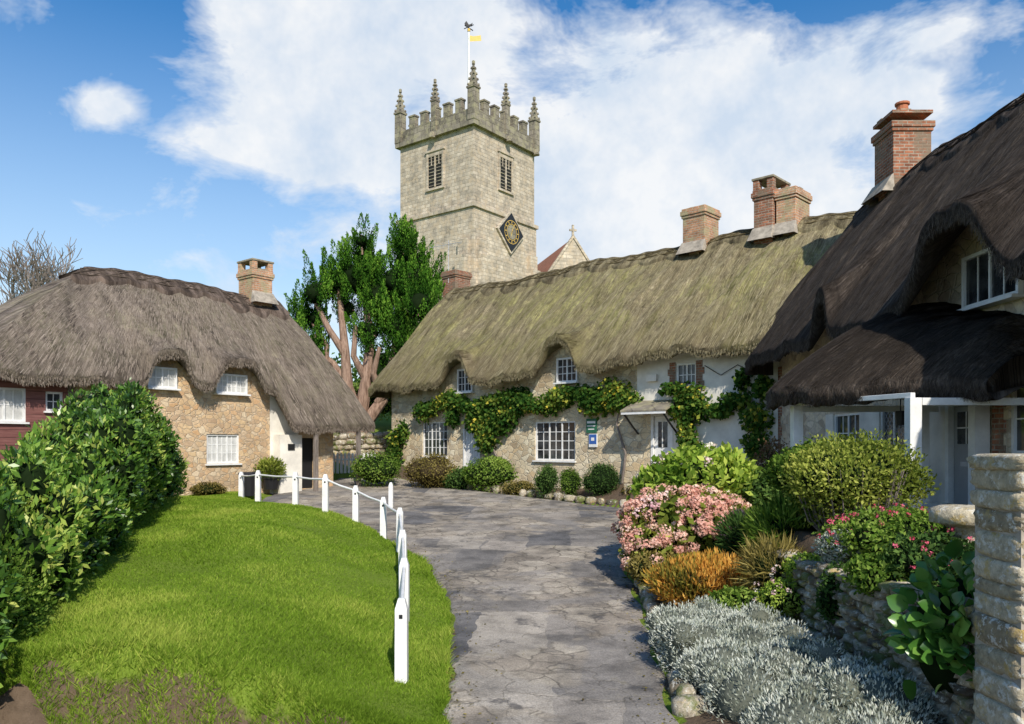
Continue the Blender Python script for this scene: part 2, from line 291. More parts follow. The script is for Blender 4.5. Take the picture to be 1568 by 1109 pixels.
mesh_obj('lane_path',np.stack([Xp,Yp,Zp_],-1).reshape(-1,3),gridF(len(cc),len(yy)),M_path,smooth=True)

# ---------- foliage
def clump(p,f=1.0): 
    x,y,z=p[:,0]*f,p[:,1]*f,p[:,2]*f
    return (np.sin(2.1*x+1.3*z+.5)*np.sin(1.7*y-2.3*z)+.7*np.sin(5.1*x-3.3*y+4.2*z)*np.sin(4.7*z+2.9*y)+.4*np.sin(11*x+9*z)*np.sin(10*y-8*z))/1.4
def norm(a): return a/np.maximum(np.linalg.norm(a,axis=1,keepdims=True),1e-6)
def leaves(name,p,n,size,asp,mat,parent,outw=.3,up=.1,cf=1.0,vb=.5,vr=.22,vc=.28,jit=.6,extra=None):
    N=len(p); 
    if N==0: return
    L=size*rng.uniform(.6,1.3,N)[:,None]
    r=rng.normal(size=(N,3)); tan=norm(np.cross(n,r)); ax=norm(outw*n+(1-outw)*tan+np.array([0,0,up])+.25*rng.normal(size=(N,3)))
    nn=norm(n+jit*rng.normal(size=(N,3))); sd=norm(np.cross(ax,nn)); u=np.cross(sd,ax)
    W=L*asp
    a=p; b=p+ax*L*.5+sd*W*.5+u*L*.08; c=p+ax*L; d=p+ax*L*.5-sd*W*.5+u*L*.08
    V=np.stack([a,b,c,d],1).reshape(-1,3); F=np.arange(4*N).reshape(N,4)
    v=vb+vc*clump(p,cf)+vr*rng.normal(size=N)
    if extra is not None: v=v+extra
    return mesh_obj(name,V,F,mat,parent,v=np.clip(v,0,1))
def shell(blobs,n,inner=.75,floor=True,cut=.8,outer=1.08,lump=.12):
    B=np.array(blobs,float); A=(B[:,3]*B[:,4]+B[:,3]*B[:,5]+B[:,4]*B[:,5]); k=rng.choice(len(B),size=n,p=A/A.sum())
    d=norm(rng.normal(size=(n,3))); f=rng.uniform(inner,outer,n)*(1+lump*clump(d*2+B[k,:3],1.5))
    p=B[k,:3]+d*B[k,3:6]*f[:,None]; nr=norm(d/B[k,3:6]); keep=np.ones(n,bool)
    for i,bb in enumerate(B):
        q=((p-bb[:3])/bb[3:6]); keep&=~(((q**2).sum(1)<cut**2)&(k!=i))
    if floor: keep&=p[:,2]>H(p[:,0],p[:,1])+.01
    return p[keep],nr[keep]
def ico(sub=2):
    import bmesh
    bm=bmesh.new(); bmesh.ops.create_icosphere(bm,subdivisions=sub,radius=1); V=np.array([v.co[:] for v in bm.verts]); F=[tuple(v.index for v in f.verts) for f in bm.faces]; bm.free(); return V,F
IV,IF=ico(3)
def core(name,blobs,mat,parent,k=.76):  # solids added inside plants, blocking light and giving the inner darkness
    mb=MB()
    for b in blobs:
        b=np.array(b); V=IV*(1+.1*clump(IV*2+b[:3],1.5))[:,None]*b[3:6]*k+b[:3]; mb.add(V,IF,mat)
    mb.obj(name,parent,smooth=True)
def lumps(cx,cy,cz,rx,ry,rz,n=7,f=.45):
    out=[(cx,cy,cz,rx*.85,ry*.85,rz*.85)]
    for i in range(n):
        d=rng.normal(size=3); d/=np.linalg.norm(d); d[2]=abs(d[2])*.9-.15
        out.append((cx+d[0]*rx*.6,cy+d[1]*ry*.6,cz+d[2]*rz*.6,rx*f,ry*f,rz*f))
    return out
def shrub(name,blobs,n,size,asp,mat,corem=None,parent=None,**k):
    g=group(name,parent=parent); inner=k.pop('inner',.78); core('core',blobs,corem or M_shade_core,g,k.pop('ck',.74)); p,nr=shell(blobs,n,inner); leaves('foliage',p,nr,size,asp,mat,g,**k); return g
# laurel hedge
hb=[]
for y in np.arange(6.0,19.8,.75):
    face=hface(y)-.2; top=np.interp(y,[6,8,10,12,13,14.5,16,18,19,20],[1.75,1.8,1.95,2.15,2.6,3.05,3.15,3.0,2.7,2.1])-.15; g0=float(H(face-.5,y))
    h=top-g0
    for off in (.8,1.7) if y<10.5 else (.75,):
        for zf in (.3,.70):
            hb.append((face-off+rng.uniform(-.12,.12),y+rng.uniform(-.15,.15),g0+h*zf,.74,.75,h*.32+rng.uniform(-.08,.1)))
    for q in range(4):
        r=rng.uniform(.14,.3); hb.append((face-.7+rng.uniform(-.6,.5),y+rng.uniform(-.35,.35),top+rng.uniform(-.15,.2),r,r,r*1.9))
    for q in range(2): hb.append((face-.1+rng.uniform(-.12,.12),y+rng.uniform(-.3,.3),g0+h*rng.uniform(.15,.85),.28,.32,.36))
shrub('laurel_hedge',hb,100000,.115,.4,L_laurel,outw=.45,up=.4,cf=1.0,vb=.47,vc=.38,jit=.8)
fb=[(-5.0,6.9,.9,.7,.8,.7),(-5.7,8.3,1.1,.7,.9,.85),(-5.1,7.6,.8,.5,.6,.5),(-4.75,6.3,.5,.5,.5,.5)]
shrub('privet_bush',fb,22000,.055,.5,L_green,outw=.5,up=.3,vb=.45)
# lawn blades
N=270000
y=6.4+ (rng.random(N)**1.6)*17.8; x=eL(y)-rng.random(N)**1.1*np.maximum(eL(y)-hface(y)+.3,.5)
k=(y<20)|(x>-9.5); x=x[k]; y=y[k]
z=H(x,y)-.01; N=len(x); d=np.sqrt(x*x+y*y)
pat=np.sin(x*1.1+np.sin(y*.7))*np.sin(y*1.3+x*.5)+.5*np.sin(x*3.1+y*2)*np.sin(y*3.7-x)
w=(.0028+.00045*d)*rng.uniform(.7,1.3,N); h=rng.uniform(.02,.055,N)*(1+.4*pat); h[(eL(y)-x)<.12]*=1.6; h[y<6.8]*=1.4
a=rng.uniform(0,2*np.pi,N); dx=np.cos(a);dy=np.sin(a); le=rng.normal(0,.6,(N,2))*h[:,None]
p=np.stack([x,y,z],-1); V=np.stack([p-np.stack([dx*w,dy*w,0*w],-1),p+np.stack([dx*w,dy*w,0*w],-1),p+np.stack([le[:,0],le[:,1],h],-1)],1).reshape(-1,3)
vv=np.clip(.5+.2*clump(p*.6)+.22*pat+.17*rng.normal(size=N),0,1)
mesh_obj('lawn_grass',V,np.arange(3*N).reshape(N,3),L_grass,v=vv)

# ---------- fence
fence=group('white_post_fence')
posts=[(-1.085,7.7),(-1.375,10),(-1.70,12.2),(-2.03,14.2),(-2.56,15.6),(-3.29,16.5),(-4.07,17.1),(-5.0,18.1),(-6.35,19.6),(-7.6,22)]
tops=[]
for i,(x,y) in enumerate(posts):
    z=float(H(x,y)); mb=MB(); a=.06; h=.8+rng.uniform(-.03,.03)
    mb.frus(M_white,x,y,z-.15,z+h-.1,a*1.45,a*1.40); mb.frus(M_white,x,y,z+h-.1,z+h,a*1.38,a*.75)
    if i in(2,3): mb.box(M_white,x-.04,x+.04,y-.075,y-.04,z+.3,z+.62)
    mb.box(M_black,x-.018,x+.018,y-.066,y-.058,z+h-.19,z+h-.15)
    o=mb.obj('post_%d'%(i+1),fence,.006); tops.append((x,y,z+h-.11))
mb=MB()
for a,c in zip(tops[:-1],tops[1:]):
    a=Vector(a);c=Vector(c); mid=(a+c)/2-Vector((0,0,.02)); 
    tube(mb,M_white,[a,mid,c],[.022]*3,8)
mb.obj('rail',fence)
g=group('white_bollard_post'); mb=MB(); z=float(zp(22.)); mb.frus(M_white,-3.4,22,z,z+.62,.09,.085); mb.frus(M_white,-3.4,22,z+.62,z+.72,.085,.04); mb.obj('post',g,.006)

# ---------- building helpers
def window(mb,t0,t1,z0,z1,cols,rows,y=.07,curtain=False,lattice=False,frame=M_white):
    f=.055
    mb.box(frame,t0,t0+f,y-.03,y+.05,z0,z1); mb.box(frame,t1-f,t1,y-.03,y+.05,z0,z1)
    mb.box(frame,t0+f,t1-f,y-.03,y+.05,z1-f,z1); mb.box(frame,t0+f,t1-f,y-.03,y+.05,z0,z0+f)
    mb.box(frame,t0-.05,t1+.05,y-.15,y+.045,z0-.05,z0-.004)
    W=t1-t0-2*f; Hh=z1-z0-2*f
    for i in range(1,cols):
        x=t0+f+W*i/cols; mb.box(frame,x-.024,x+.024,y-.012,y+.04,z0+f,z1-f)
    for c in range(cols):
        xa=t0+f+W*c/cols; xb=t0+f+W*(c+1)/cols; xm=(xa+xb)/2
        if not lattice:
            mb.box(frame,xm-.011,xm+.011,y+.002,y+.036,z0+f,z1-f)
    n=rows if not lattice else 0
    for i in range(1,n):
        z=z0+f+Hh*i/rows; mb.box(frame,t0+f,t1-f,y+.005,y+.033,z-.011,z+.011)
    if lattice:
        st=.14
        def clip(p,q):
            for zz,sg in((z0+f,1),(z1-f,-1)):
                if (p[1]-zz)*sg<0 and (q[1]-zz)*sg<0: return None
                if (p[1]-zz)*sg<0: r=(zz-p[1])/(q[1]-p[1]); p=[p[0]+(q[0]-p[0])*r,zz]
                elif (q[1]-zz)*sg<0: r=(zz-p[1])/(q[1]-p[1]); q=[p[0]+(q[0]-p[0])*r,zz]
            return p,q
        for s in (1,-1):
            for k in range(-20,20):
                x_a=t0+f; x_b=t1-f; za=z0+f+k*st
                r=clip([x_a,za],[x_b,za+s*(x_b-x_a)])
                if r:
                    p,q=r; w=.007
                    mb.add([(p[0]-w,y+.012,p[1]),(p[0]+w,y+.012,p[1]),(q[0]+w,y+.012,q[1]),(q[0]-w,y+.012,q[1])],[(0,1,2,3)],M_lead)
    mb.box(M_curtain if curtain else M_glass,t0+f*.6,t1-f*.6,y+.015,y+.03,z0+f*.6,z1-f*.6)
def wall(name,parent,t0,t1,z0,topf,holes,matf,depth=.16,back=None):
    tb=set(np.round(np.arange(t0,t1,.25),4))|{t0,t1}; zb=set(np.round(np.arange(z0,9.5,.6),4))
    for a,b_,c,d in holes: tb|={a,b_}; zb|={c,d}
    tb=sorted(tb); zb=sorted(zb); mb=MB()
    for i in range(len(tb)-1):
        a,c=tb[i],tb[i+1]
        if c-a<1e-5: continue
        ta,tcx=float(topf(a)),float(topf(c)); tm=(a+c)/2
        for j in range(len(zb)-1):
            p,q=zb[j],zb[j+1]; zm=(p+q)/2
            if p>=max(ta,tcx): break
            if any(h[0]<tm<h[1] and h[2]<zm<h[3] for h in holes): continue
            mb.add([(a,0,min(p,ta)),(c,0,min(p,tcx)),(c,0,min(q,tcx)),(a,0,min(q,ta))],[(0,1,2,3)],matf(tm,zm))
    for a,c,p,q in holes:
        m=matf((a+c)/2,p); D=depth
        mb.add([(a,0,p),(a,D,p),(a,D,q),(a,0,q)],[(0,1,2,3)],m); mb.add([(c,0,p),(c,D,p),(c,D,q),(c,0,q)],[(0,3,2,1)],m)
        mb.add([(a,0,q),(c,0,q),(c,D,q),(a,D,q)],[(0,1,2,3)],m); mb.add([(a,0,p),(c,0,p),(c,D,p),(a,D,p)],[(0,3,2,1)],m)
        mb.add([(a,D,p),(c,D,p),(c,D,q),(a,D,q)],[(0,1,2,3)],M_dark)
    return mb.obj(name,parent)
TH=.28
class Roof:
    def __init__(s,tr,te,yr,zr,eave,yb,bulge=.12,amp=.05,seed=0,lp=4.5):
        s.tr=tr;s.te=te;s.yr=yr;s.zr=zr;s.eave=eave;s.yb=yb;s.bulge=bulge;s.amp=amp;s.seed=seed;s.lp=lp
    def P(s,u,q,front=True):
        u=np.asarray(u,float);q=np.asarray(q,float)
        t=(s.tr[0]+(s.tr[1]-s.tr[0])*u)*(1-q)+(s.te[0]+(s.te[1]-s.te[0])*u)*q
        ye,ze,lift=s.eave(t)
        if not front: ye=s.yb+0*t; lift=0*t; ze=s.eave(t)[1]*0+4.4
        y=s.yr+(ye-s.yr)*q
        sag=.06*np.sin(t*.9+s.seed)+.03*np.sin(t*2.3+1+s.seed)
        z=s.zr+sag-(s.zr-ze-TH)*q+lift*q**s.lp+s.bulge*np.sin(np.pi*q)
        l=s.amp*(np.sin(t*2.1+s.seed)*np.sin(q*7+t*.7)+.6*np.sin(t*5.3+q*9)+.35*np.sin(t*13+q*23+s.seed))
        z=z+l*np.clip(q*4,0,1); z=z-.10*np.clip(1-q/.06,0,1)**2
        return np.stack([t,y-l*.4,z],-1)
    def under(s,t):
        ye,ze,lift=s.eave(np.asarray(t,float)); q=s.yr/(s.yr-ye); 
        return s.zr-(s.zr-ze-TH)*q+lift*q**s.lp+s.bulge*np.sin(np.pi*q)-.30
    def build(s,name,parent,mat,du=.12,nq=46,hips=(True,True)):
        nu=int((s.te[1]-s.te[0])/du); u=np.linspace(0,1,nu+1); rows=[];uvr=[]
        SL=math.hypot(s.yr+.6,s.zr-4.6)
        for q in np.linspace(1,0,14)[:-1]:
            p=s.P(u,q+0*u,False); rows.append(p); uvr.append(np.stack([p[:,0],-q*SL+0*u],-1))
        for q in np.linspace(0,1,nq):
            p=s.P(u,q+0*u); rows.append(p); uvr.append(np.stack([p[:,0],q*SL+0*u],-1))
        e=rows[-1]; jz=.03*np.sin(e[:,0]*7)*np.sin(e[:,0]*3.1)+.015*np.sin(e[:,0]*31)
        for dy,dz,dv in((-.02,-.08,.1),(.02,-.2,.25),(.1,-.28,.4)):
            p=e.copy(); p[:,1]+=dy; p[:,2]+=dz+jz; rows.append(p); uvr.append(np.stack([p[:,0],SL+dv+0*u],-1))
        for k in (.4,.8,1.15):
            ye=e[:,1]; y=ye+.1+(0.35-ye-.1)*k/1.15; q=(s.yr-y)/(s.yr-ye); p=s.P(u,q); p[:,1]=y; p[:,2]-=.36; rows.append(p); uvr.append(np.stack([p[:,0],SL+.4+k+0*u],-1))
        V=np.concatenate(rows); UV=np.concatenate(uvr); F=[tuple(f) for f in gridF(nu+1,len(rows))]
        V=list(map(tuple,V)); UV=list(map(tuple,UV))
        for side,on in ((0,hips[0]),(1,hips[1])):
            if not on: continue
            qs=np.linspace(0,1,30); K=16; b=len(V)
            for q in list(qs)+[1.001]:
                f=s.P(np.array([side]),np.array([min(q,1)]))[0]; bk=s.P(np.array([side]),np.array([min(q,1)]),False)[0]
                for r in np.linspace(0,1,K):
                    w=math.sin(r*math.pi); p=f*(1-r)+bk*r; p[0]+=(.25*w*min(q,1)+.04*math.sin(r*14+q*9)*w)*(-1 if side==0 else 1)
                    if q>1: p[2]-=.34
                    V.append(tuple(p)); UV.append((p[1],q*SL))
            F+=[tuple(i+b for i in f) for f in gridF(K,31).tolist()]
        return mesh_obj(name,V,F,mat,parent,smooth=True,uv=UV)
    def straw(s,parent,mat,n,w,l,lift_=.02):
        u=rng.random(n); q=rng.random(n)*.98; p=s.P(u,q); dq=l/6.0*rng.uniform(.5,1.3,n); p2=s.P(u+rng.normal(0,.0008,n),np.minimum(q+dq,1.012))
        up=np.array([0,-.5,.8]); a=p+up*.003; b=p2+up*rng.uniform(.004,lift_,n)[:,None]; ww=np.zeros((n,3)); ww[:,0]=w*rng.uniform(.5,1.2,n)
        ne=n//3; ue=rng.random(ne); e=s.P(ue,1+0*ue)+np.array([0,.0,-.2])+np.stack([0*ue,rng.uniform(-.03,.06,ne),rng.uniform(-.06,.15,ne)],-1)
        e2=e+np.stack([rng.normal(0,.015,ne),rng.uniform(-.04,.02,ne),-rng.uniform(.03,.10,ne)],-1); we=np.zeros((ne,3)); we[:,0]=w*.7
        A=np.concatenate([a,e]);B=np.concatenate([b,e2]);W=np.concatenate([ww,we])
        V=np.stack([A-W,A+W,B+W*.6,B-W*.6],1).reshape(-1,3); mesh_obj('loose_straw',V,np.arange(len(V)).reshape(-1,4),mat,parent,v=np.clip(rng.normal(.5,.22,len(A)),0,1))
    def ridge(s,parent,mat,dq=.13,period=.9,th=.10,rod=None):
        nu=int((s.tr[1]-s.tr[0])/.05); u=np.linspace(0,1,nu); rows=[];uv=[]; tt=u*(s.tr[1]-s.tr[0])
        sc=.05*np.abs(np.sin(tt*math.pi/period))
        for sgn in np.linspace(-1,1,17):
            q=abs(sgn)*(dq+sc); p=s.P(u,q,sgn>=0); p[:,2]+=th+(.07 if abs(sgn)<.1 else 0)+.015*np.sin(tt*9); rows.append(p); uv.append(np.stack([p[:,0],sgn*.9+0*u],-1))
        a=rows[0].copy();a[:,2]-=th+.05; c=rows[-1].copy(); c[:,2]-=th+.05; rows=[a]+rows+[c]; uv=[uv[0]]+uv+[uv[-1]]
        mesh_obj('ridge_cap',np.concatenate(rows),gridF(nu,len(rows)),mat,parent,smooth=True,uv=np.concatenate(uv))
        mb=MB(); st=9
        for k in range(0,nu-st,st):
            for qa,qb in ((.3,.85),(.85,.3)):
                p=s.P(np.array([u[k],u[k+st]]),np.array([qa,qb])*dq); p[:,2]+=th+.015; tube(mb,rod or M_st_left,[p[0],p[1]],[.016,.016],4)
        for qq in (.3,.85):
            for k in range(0,nu-st,st):
                p=s.P(np.array([u[k],u[k+st]]),np.array([qq,qq])*dq); p[:,2]+=th+.02; tube(mb,rod or M_st_left,[p[0],p[1]],[.016,.016],4)
        mb.obj('ridge_rods',parent)
def bmp(t,c,w,h,e=4): return h*np.exp(-np.abs((t-c)/w)**e)
def chimney(name,parent,x0,x1,y0,y1,z0,z1,mat,pots=0,arch=False,top=.22,fl=None):
    mb=MB(); mb.box(mat,x0,x1,y0,y1,z0,z1-top-.1)
    for k,(a,zz,h) in enumerate(((.035,z1-top-.1,.08),(.065,z1-top-.018,.15),(.03,z1-.086,.08))): mb.box(mat,x0-a,x1+a,y0-a,y1+a,zz,zz+h)
    for i in range(7):
        fx=rng.uniform(x0,x1-.25); fy=rng.uniform(y0,y1-.25); mb.box(M_cap,fx,fx+.25,fy,fy+.25,z1-.01,z1+rng.uniform(.02,.07))
    if fl is None: fl=z0
    a=.09; zt=fl+.05
    mb.add([(x0-a,y0-.3,fl-.42),(x1+a,y0-.3,fl-.42),(x1+a,y0-.004,fl-.42),(x0-a,y0-.004,fl-.42),(x0-.03,y0-.05,zt-.08),(x1+.03,y0-.05,zt-.08),(x1+.03,y0-.004,zt-.05),(x0-.03,y0-.004,zt-.05)],[(0,1,5,4),(4,5,6,7),(0,4,7,3),(1,2,6,5)],M_flash)
    for i in range(pots):
        x=x0+(x1-x0)*(i+.5)/pots; mb.frus(M_terra,x,(y0+y1)/2,z1,z1+.3,.16,.13,12); mb.frus(M_terra,x,(y0+y1)/2,z1+.3,z1+.36,.17,.17,12)
    if arch:
        for a in (x0+.08,x1-.08): 
            for b_ in (y0+.08,y1-.08): mb.box(mat,a-.1,a+.1,b_-.1,b_+.1,z1,z1+.28)
        mb.box(M_cap,x0-.05,x1+.05,y0-.05,y1+.05,z1+.282,z1+.35)
    mb.obj(name,parent,.012)
def endwall(mb,m,x,y0,y1,zb,zr,yr,ze):
    mb.add([(x,y0,zb),(x,y1,zb),(x,y1,ze),(x,yr,zr),(x,y0,ze)],[(0,1,2,3,4)],m)

# ---------- MIDDLE ROW
row=group('thatched_cottage',(-4.9,31.9,0),math.atan2(-.6916,.7227))
def ev(t): return (-.62+0*t, np.interp(t,[-1,0,9,12,20],[4.35,4.42,4.5,4.8,4.75]), bmp(t,4.42,.68,1.0)+bmp(t,9.28,.72,1.02))
RF=Roof((.3,22),(-.75,22),3.1,9.0,ev,6.8,seed=1,amp=.065)
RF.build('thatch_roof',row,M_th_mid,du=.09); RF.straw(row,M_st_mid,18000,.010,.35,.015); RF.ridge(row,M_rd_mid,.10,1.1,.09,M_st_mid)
holes=[(1.95,3.4,1.9,3.25),(7.85,9.6,1.85,3.15),(4.05,4.85,4.3,5.15),(8.88,9.75,4.4,5.2),(13.35,14.0,4.05,4.72),(12.5,13.25,1.5,3.3),(4.3,5.2,.95,2.95)]
def mf(t,z):
    if t>13.25 or (t>12.1 and z>3.6): return M_render
    return M_st1
wall('front_wall',row,0,20.5,-.2,lambda t: RF.under(t),holes,mf)
mb=MB(); endwall(mb,M_st1,0,0.001,6.2,-.2,8.2,3.1,4.6); endwall(mb,M_st1,20.5,0.001,6.2,-.2,8.2,3.1,4.6); mb.box(M_st1,0.01,20.49,6.1,6.2,-.2,4.7); mb.obj('end_walls',row)
mb=MB(); window(mb,1.95,3.4,1.9,3.25,3,4); window(mb,7.85,9.6,1.85,3.15,3,4); window(mb,4.05,4.85,4.3,5.15,2,3,y=-.06); window(mb,8.88,9.75,4.4,5.2,2,3,y=-.06); window(mb,13.35,14.0,4.05,4.72,2,2); mb.obj('windows',row)
mb=MB()
for a,c in((13.08,13.34),(14.01,14.27)):
    for i in range(4): mb.box(M_brick,a+(.06 if i%2 else 0)*(1 if a<13.5 else 0),c-(.06 if i%2 else 0)*(0 if a<13.5 else 1),-.02,.03,4.0+i*.19,4.0+i*.19+.187)
mb.obj('brick_quoins',row)
mb=MB(); mb.box(M_white,12.5,12.58,-.02,.12,1.5,3.3); mb.box(M_white,13.17,13.25,-.02,.12,1.5,3.3); mb.box(M_white,12.58,13.17,-.02,.12,3.22,3.3)
mb.box(M_white,12.59,13.16,.05,.1,1.5,3.21); mb.box(M_glass,12.72,13.03,.035,.049,2.3,3.05); mb.box(M_white,12.86,12.89,.02,.034,2.3,3.05); mb.box(M_grey,12.72,13.03,.04,.049,1.65,2.1)
mb.box(M_st1,12.2,13.6,-.7,-.01,1.0,1.46); mb.box(M_st1,12.3,13.5,-1.1,-.705,.8,1.25)
mb.box(M_white,4.3,4.38,-.02,.12,.95,2.95); mb.box(M_white,5.12,5.2,-.02,.12,.95,2.95); mb.box(M_white,4.39,5.11,.04,.1,.95,2.9)
for k in range(6): mb.box(M_grey,4.39+.12*k,4.395+.12*k,.034,.04,1.0,2.85)
mb.obj('doors',row)
mb=MB(); z=3.45
mb.add([(11.95,-.8,z-.12),(13.5,-.8,z-.12),(13.5,0.02,z+.2),(11.95,.02,z+.2),(11.95,-.8,z-.07),(13.5,-.8,z-.07),(13.5,.02,z+.25),(11.95,.02,z+.25)],[(0,1,2,3),(4,5,6,7),(0,1,5,4),(1,2,6,5),(0,3,7,4)],M_towerd)
mb.box(M_white,11.97,13.48,-.79,-.75,z-.19,z-.12)
for x in(12.05,13.4): tube(mb,M_black,[(x,-.02,2.7),(x,-.35,2.95),(x,-.72,z-.2)],[.03]*3,6)
mb.obj('door_canopy',row)
mb=MB()
tube(mb,M_black,[(14.3,-.04,4.6),(14.8,-.04,4.3),(15.3,-.04,4.55),(16,-.04,4.2)],[.012]*4,5); mb.box(M_render,12.4,12.75,-.12,-.002,4.25,4.45)
tube(mb,M_lead,[(-.35,3.4,9.5),(-.35,3.4,11.4)],[.02]*2,5); tube(mb,M_lead,[(-1.4,3.2,11.2),(.4,3.5,11.2)],[.014]*2,5)
for k in range(6): tube(mb,M_lead,[(-1.3+.3*k,3.0,11.2),(-1.3+.3*k,3.7,11.2)],[.010]*2,4)
mb.obj('cables_and_aerial',row)
mb=MB(); mb.box(M_green,10.1,10.5,-.06,-.02,2.75,3.2); mb.box(M_white,10.14,10.46,-.066,-.061,3.05,3.12); mb.box(M_white,10.14,10.46,-.066,-.061,2.95,2.985); mb.box(M_white,10.18,10.42,-.066,-.061,2.85,2.88); mb.obj('green_wall_sign',row)
mb=MB(); mb.box(M_white,10.2,10.52,-.055,-.02,2.3,2.72); mb.box(M_blue,10.22,10.5,-.062,-.056,2.4,2.7); mb.box(M_white,10.3,10.42,-.068,-.063,2.5,2.6); mb.obj('blue_wall_sign',row)
chimney('brick_chimney',row,11.95,12.75,2.65,3.55,8.0,10.05,M_brick2,fl=8.95)
chimney('brick_chimney',row,14.5,15.1,2.5,3.6,8.0,10.05,M_brick,arch=True,fl=8.9)
chimney('brick_chimney',row,15.16,15.75,2.6,3.6,8.0,9.95,M_brick2,fl=8.95)
chimney('brick_chimney',row,-.75,.1,3.4,4.3,1,10.05,M_brick,fl=1.5)
vg=group('climbing_vine',(-4.9,31.9,0),math.atan2(-.6916,.7227))
def vblobs(l): return [(t,-.12,z,rt,.32,rz) for t,z,rt,rz in l]
VB=[]
for t in np.arange(2.2,12.2,.5): VB.append((t,3.85+.2*math.sin(t*2.1),.5,.28+.1*math.sin(t*3.7)))
VB+=[(5.1,3.3,.5,.5),(5.9,3.0,.6,.6),(6.5,3.3,.5,.5),(5.6,2.6,.4,.5),(7.0,3.6,.4,.4),(.5,2.5,.35,.5),(.9,2.9,.3,.4),(.4,1.8,.4,.6),(3.9,3.4,.3,.35),(10.4,3.7,.5,.4),(11.2,4.0,.6,.4)]
VB+=[(13.6,3.4,.3,.35),(13.9,3.8,.45,.3),(14.2,3.4,.4,.35),(13.8,2.8,.25,.45),(13.9,2.2,.3,.5),(13.3,4.0,.35,.16),(15.3,3.6,.45,.22),(15.9,3.1,.4,.4),(16.1,3.9,.25,.3),(15.5,4.15,.15,.3),(14.8,3.3,.35,.15),(15.9,2.4,.35,.4)]
vb=vblobs(VB); p,nr=shell(vb,26000,.35,floor=False,cut=.3,outer=1.15); k=(p[:,1]<-.03); p=p[k];nr=nr[k]; nr=norm(nr+np.array([0,-1,0.2])); leaves('vine_leaves',p,nr,.13,.8,L_vine,vg,outw=.3,up=-.3,cf=1.1,jit=.6,vb=.42)
mb=MB()
for t,z,tx in((6.0,1,5.6),(13.9,1.3,14.0),(15.6,1.4,15.9),(11.5,1.2,11.3)):
    tube(mb,M_twig,[(t,-.08,z),(t+.15,-.1,z+.9),(tx,-.08,z+1.8),(tx+.2,-.1,z+2.7)],[.05,.04,.03,.02],6)
mb.obj('vine_stems',vg)

# ---------- LEFT COTTAGE
lc=group('thatched_cottage',(-12.6,19.34,0),math.atan2(.7809,.6247))
def ev2(t):
    dip=ss((t-7.5)/.45)
    return (-.55-.35*dip, 3.95-1.12*dip+0*t, bmp(t,4.05,.60,.82,5)+bmp(t,6.25,.72,.77,5))
RL=Roof((3.25,10.0),(-.9,11.3),3.1,7.75,ev2,4.9,seed=3,bulge=.2,amp=.035,lp=5)
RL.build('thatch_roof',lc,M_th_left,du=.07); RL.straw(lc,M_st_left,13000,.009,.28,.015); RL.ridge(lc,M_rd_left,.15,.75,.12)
holes=[(5.45,6.55,1.8,2.7),(3.62,4.48,4.0,4.55),(5.72,6.78,3.95,4.5),(-.4,.55,2.95,3.8),(1.0,1.42,3.25,3.75),(8.75,9.4,.9,2.6)]
def mf2(t,z):
    if t<1.55: return M_boards
    if 7.75<t<8.75: return M_render
    return M_st2
wall('front_wall',lc,-.6,10.2,.2,lambda t: RL.under(t),holes,mf2)
mb=MB(); endwall(mb,M_st2,10.2,.001,4.5,.2,6.9,3.1,3.4); endwall(mb,M_boards,-.6,.001,4.5,.2,4.4,3.1,3.9); mb.box(M_st2,-.59,10.19,4.4,4.5,.2,3.6); mb.obj('end_walls',lc)
mb=MB(); window(mb,5.45,6.55,1.8,2.7,3,3,curtain=True); window(mb,3.62,4.48,4.0,4.6,2,2,y=-.06,curtain=True); window(mb,5.72,6.78,3.95,4.55,3,3,y=-.06,curtain=True); window(mb,-.4,.55,2.95,3.8,2,2,curtain=True); window(mb,1.0,1.42,3.25,3.75,1,2); mb.box(M_twig,1.53,1.68,-.04,.02,.6,4.0); mb.obj('windows',lc)
mb=MB(); mb.box(M_black,8.76,9.39,.1,.15,.9,2.58); 
for px in (8.8,10.6): mb.box(M_twig,px,px+.12,-.85,-.73,.8,2.95)
mb.box(M_twig,8.7,10.8,-.86,-.72,2.85,2.98); mb.box(M_render,7.76,8.6,-.4,-.01,.8,2.7); mb.box(M_black,8.05,8.3,-.43,-.401,2.2,2.4); mb.obj('porch',lc)
chimney('brick_chimney',lc,8.75,9.55,2.65,3.55,7.0,8.65,M_brick2,arch=True,fl=7.85)

# ---------- RIGHT COTTAGE
rc=group('thatched_cottage',(7,20.8,0),-math.pi/2)
def ev3(t): return (-.9+0*t, 4.35+0*t, bmp(t,9.75,1.05,1.05,3.5)+bmp(t,5.25,.42,.9))
RR=Roof((0,15.5),(.25,15.5),2.4,8.8,ev3,5.6,seed=5,bulge=.18,amp=.04,lp=3.5)
RR.build('thatch_roof',rc,M_th_right,du=.06,nq=70); RR.straw(rc,M_st_right,30000,.006,.25,.015); RR.ridge(rc,M_th_right,.11,.9,.09,M_st_right)
holes=[(8.2,9.15,1.45,3.1),(8.75,10.1,4.45,5.25),(9.75,10.95,2.25,3.25),(5.85,7.2,2.1,3.1),(3.7,5.0,2.2,3.05)]
def mf3(t,z): return M_render if (z<3.0 and t<9.4) and t>3.2 else M_st3
wall('front_wall',rc,.05,15,-.2,lambda t: RR.under(t),holes,mf3)
mb=MB(); endwall(mb,M_st3,15,.001,5,-.2,8,2.4,4.6); endwall(mb,M_st3,.05,.001,5,-.2,8,2.4,4.6)
for i in range(12): mb.box(M_brick,.03,.38+(.1 if i%2 else 0),-.03,.02,1.3+i*.26,1.3+i*.26+.257)
for i in range(6): mb.box(M_brick,9.42,9.7-(.06 if i%2 else 0),-.03,.02,2.2+i*.18,2.2+i*.18+.177)
mb.obj('side_walls',rc)
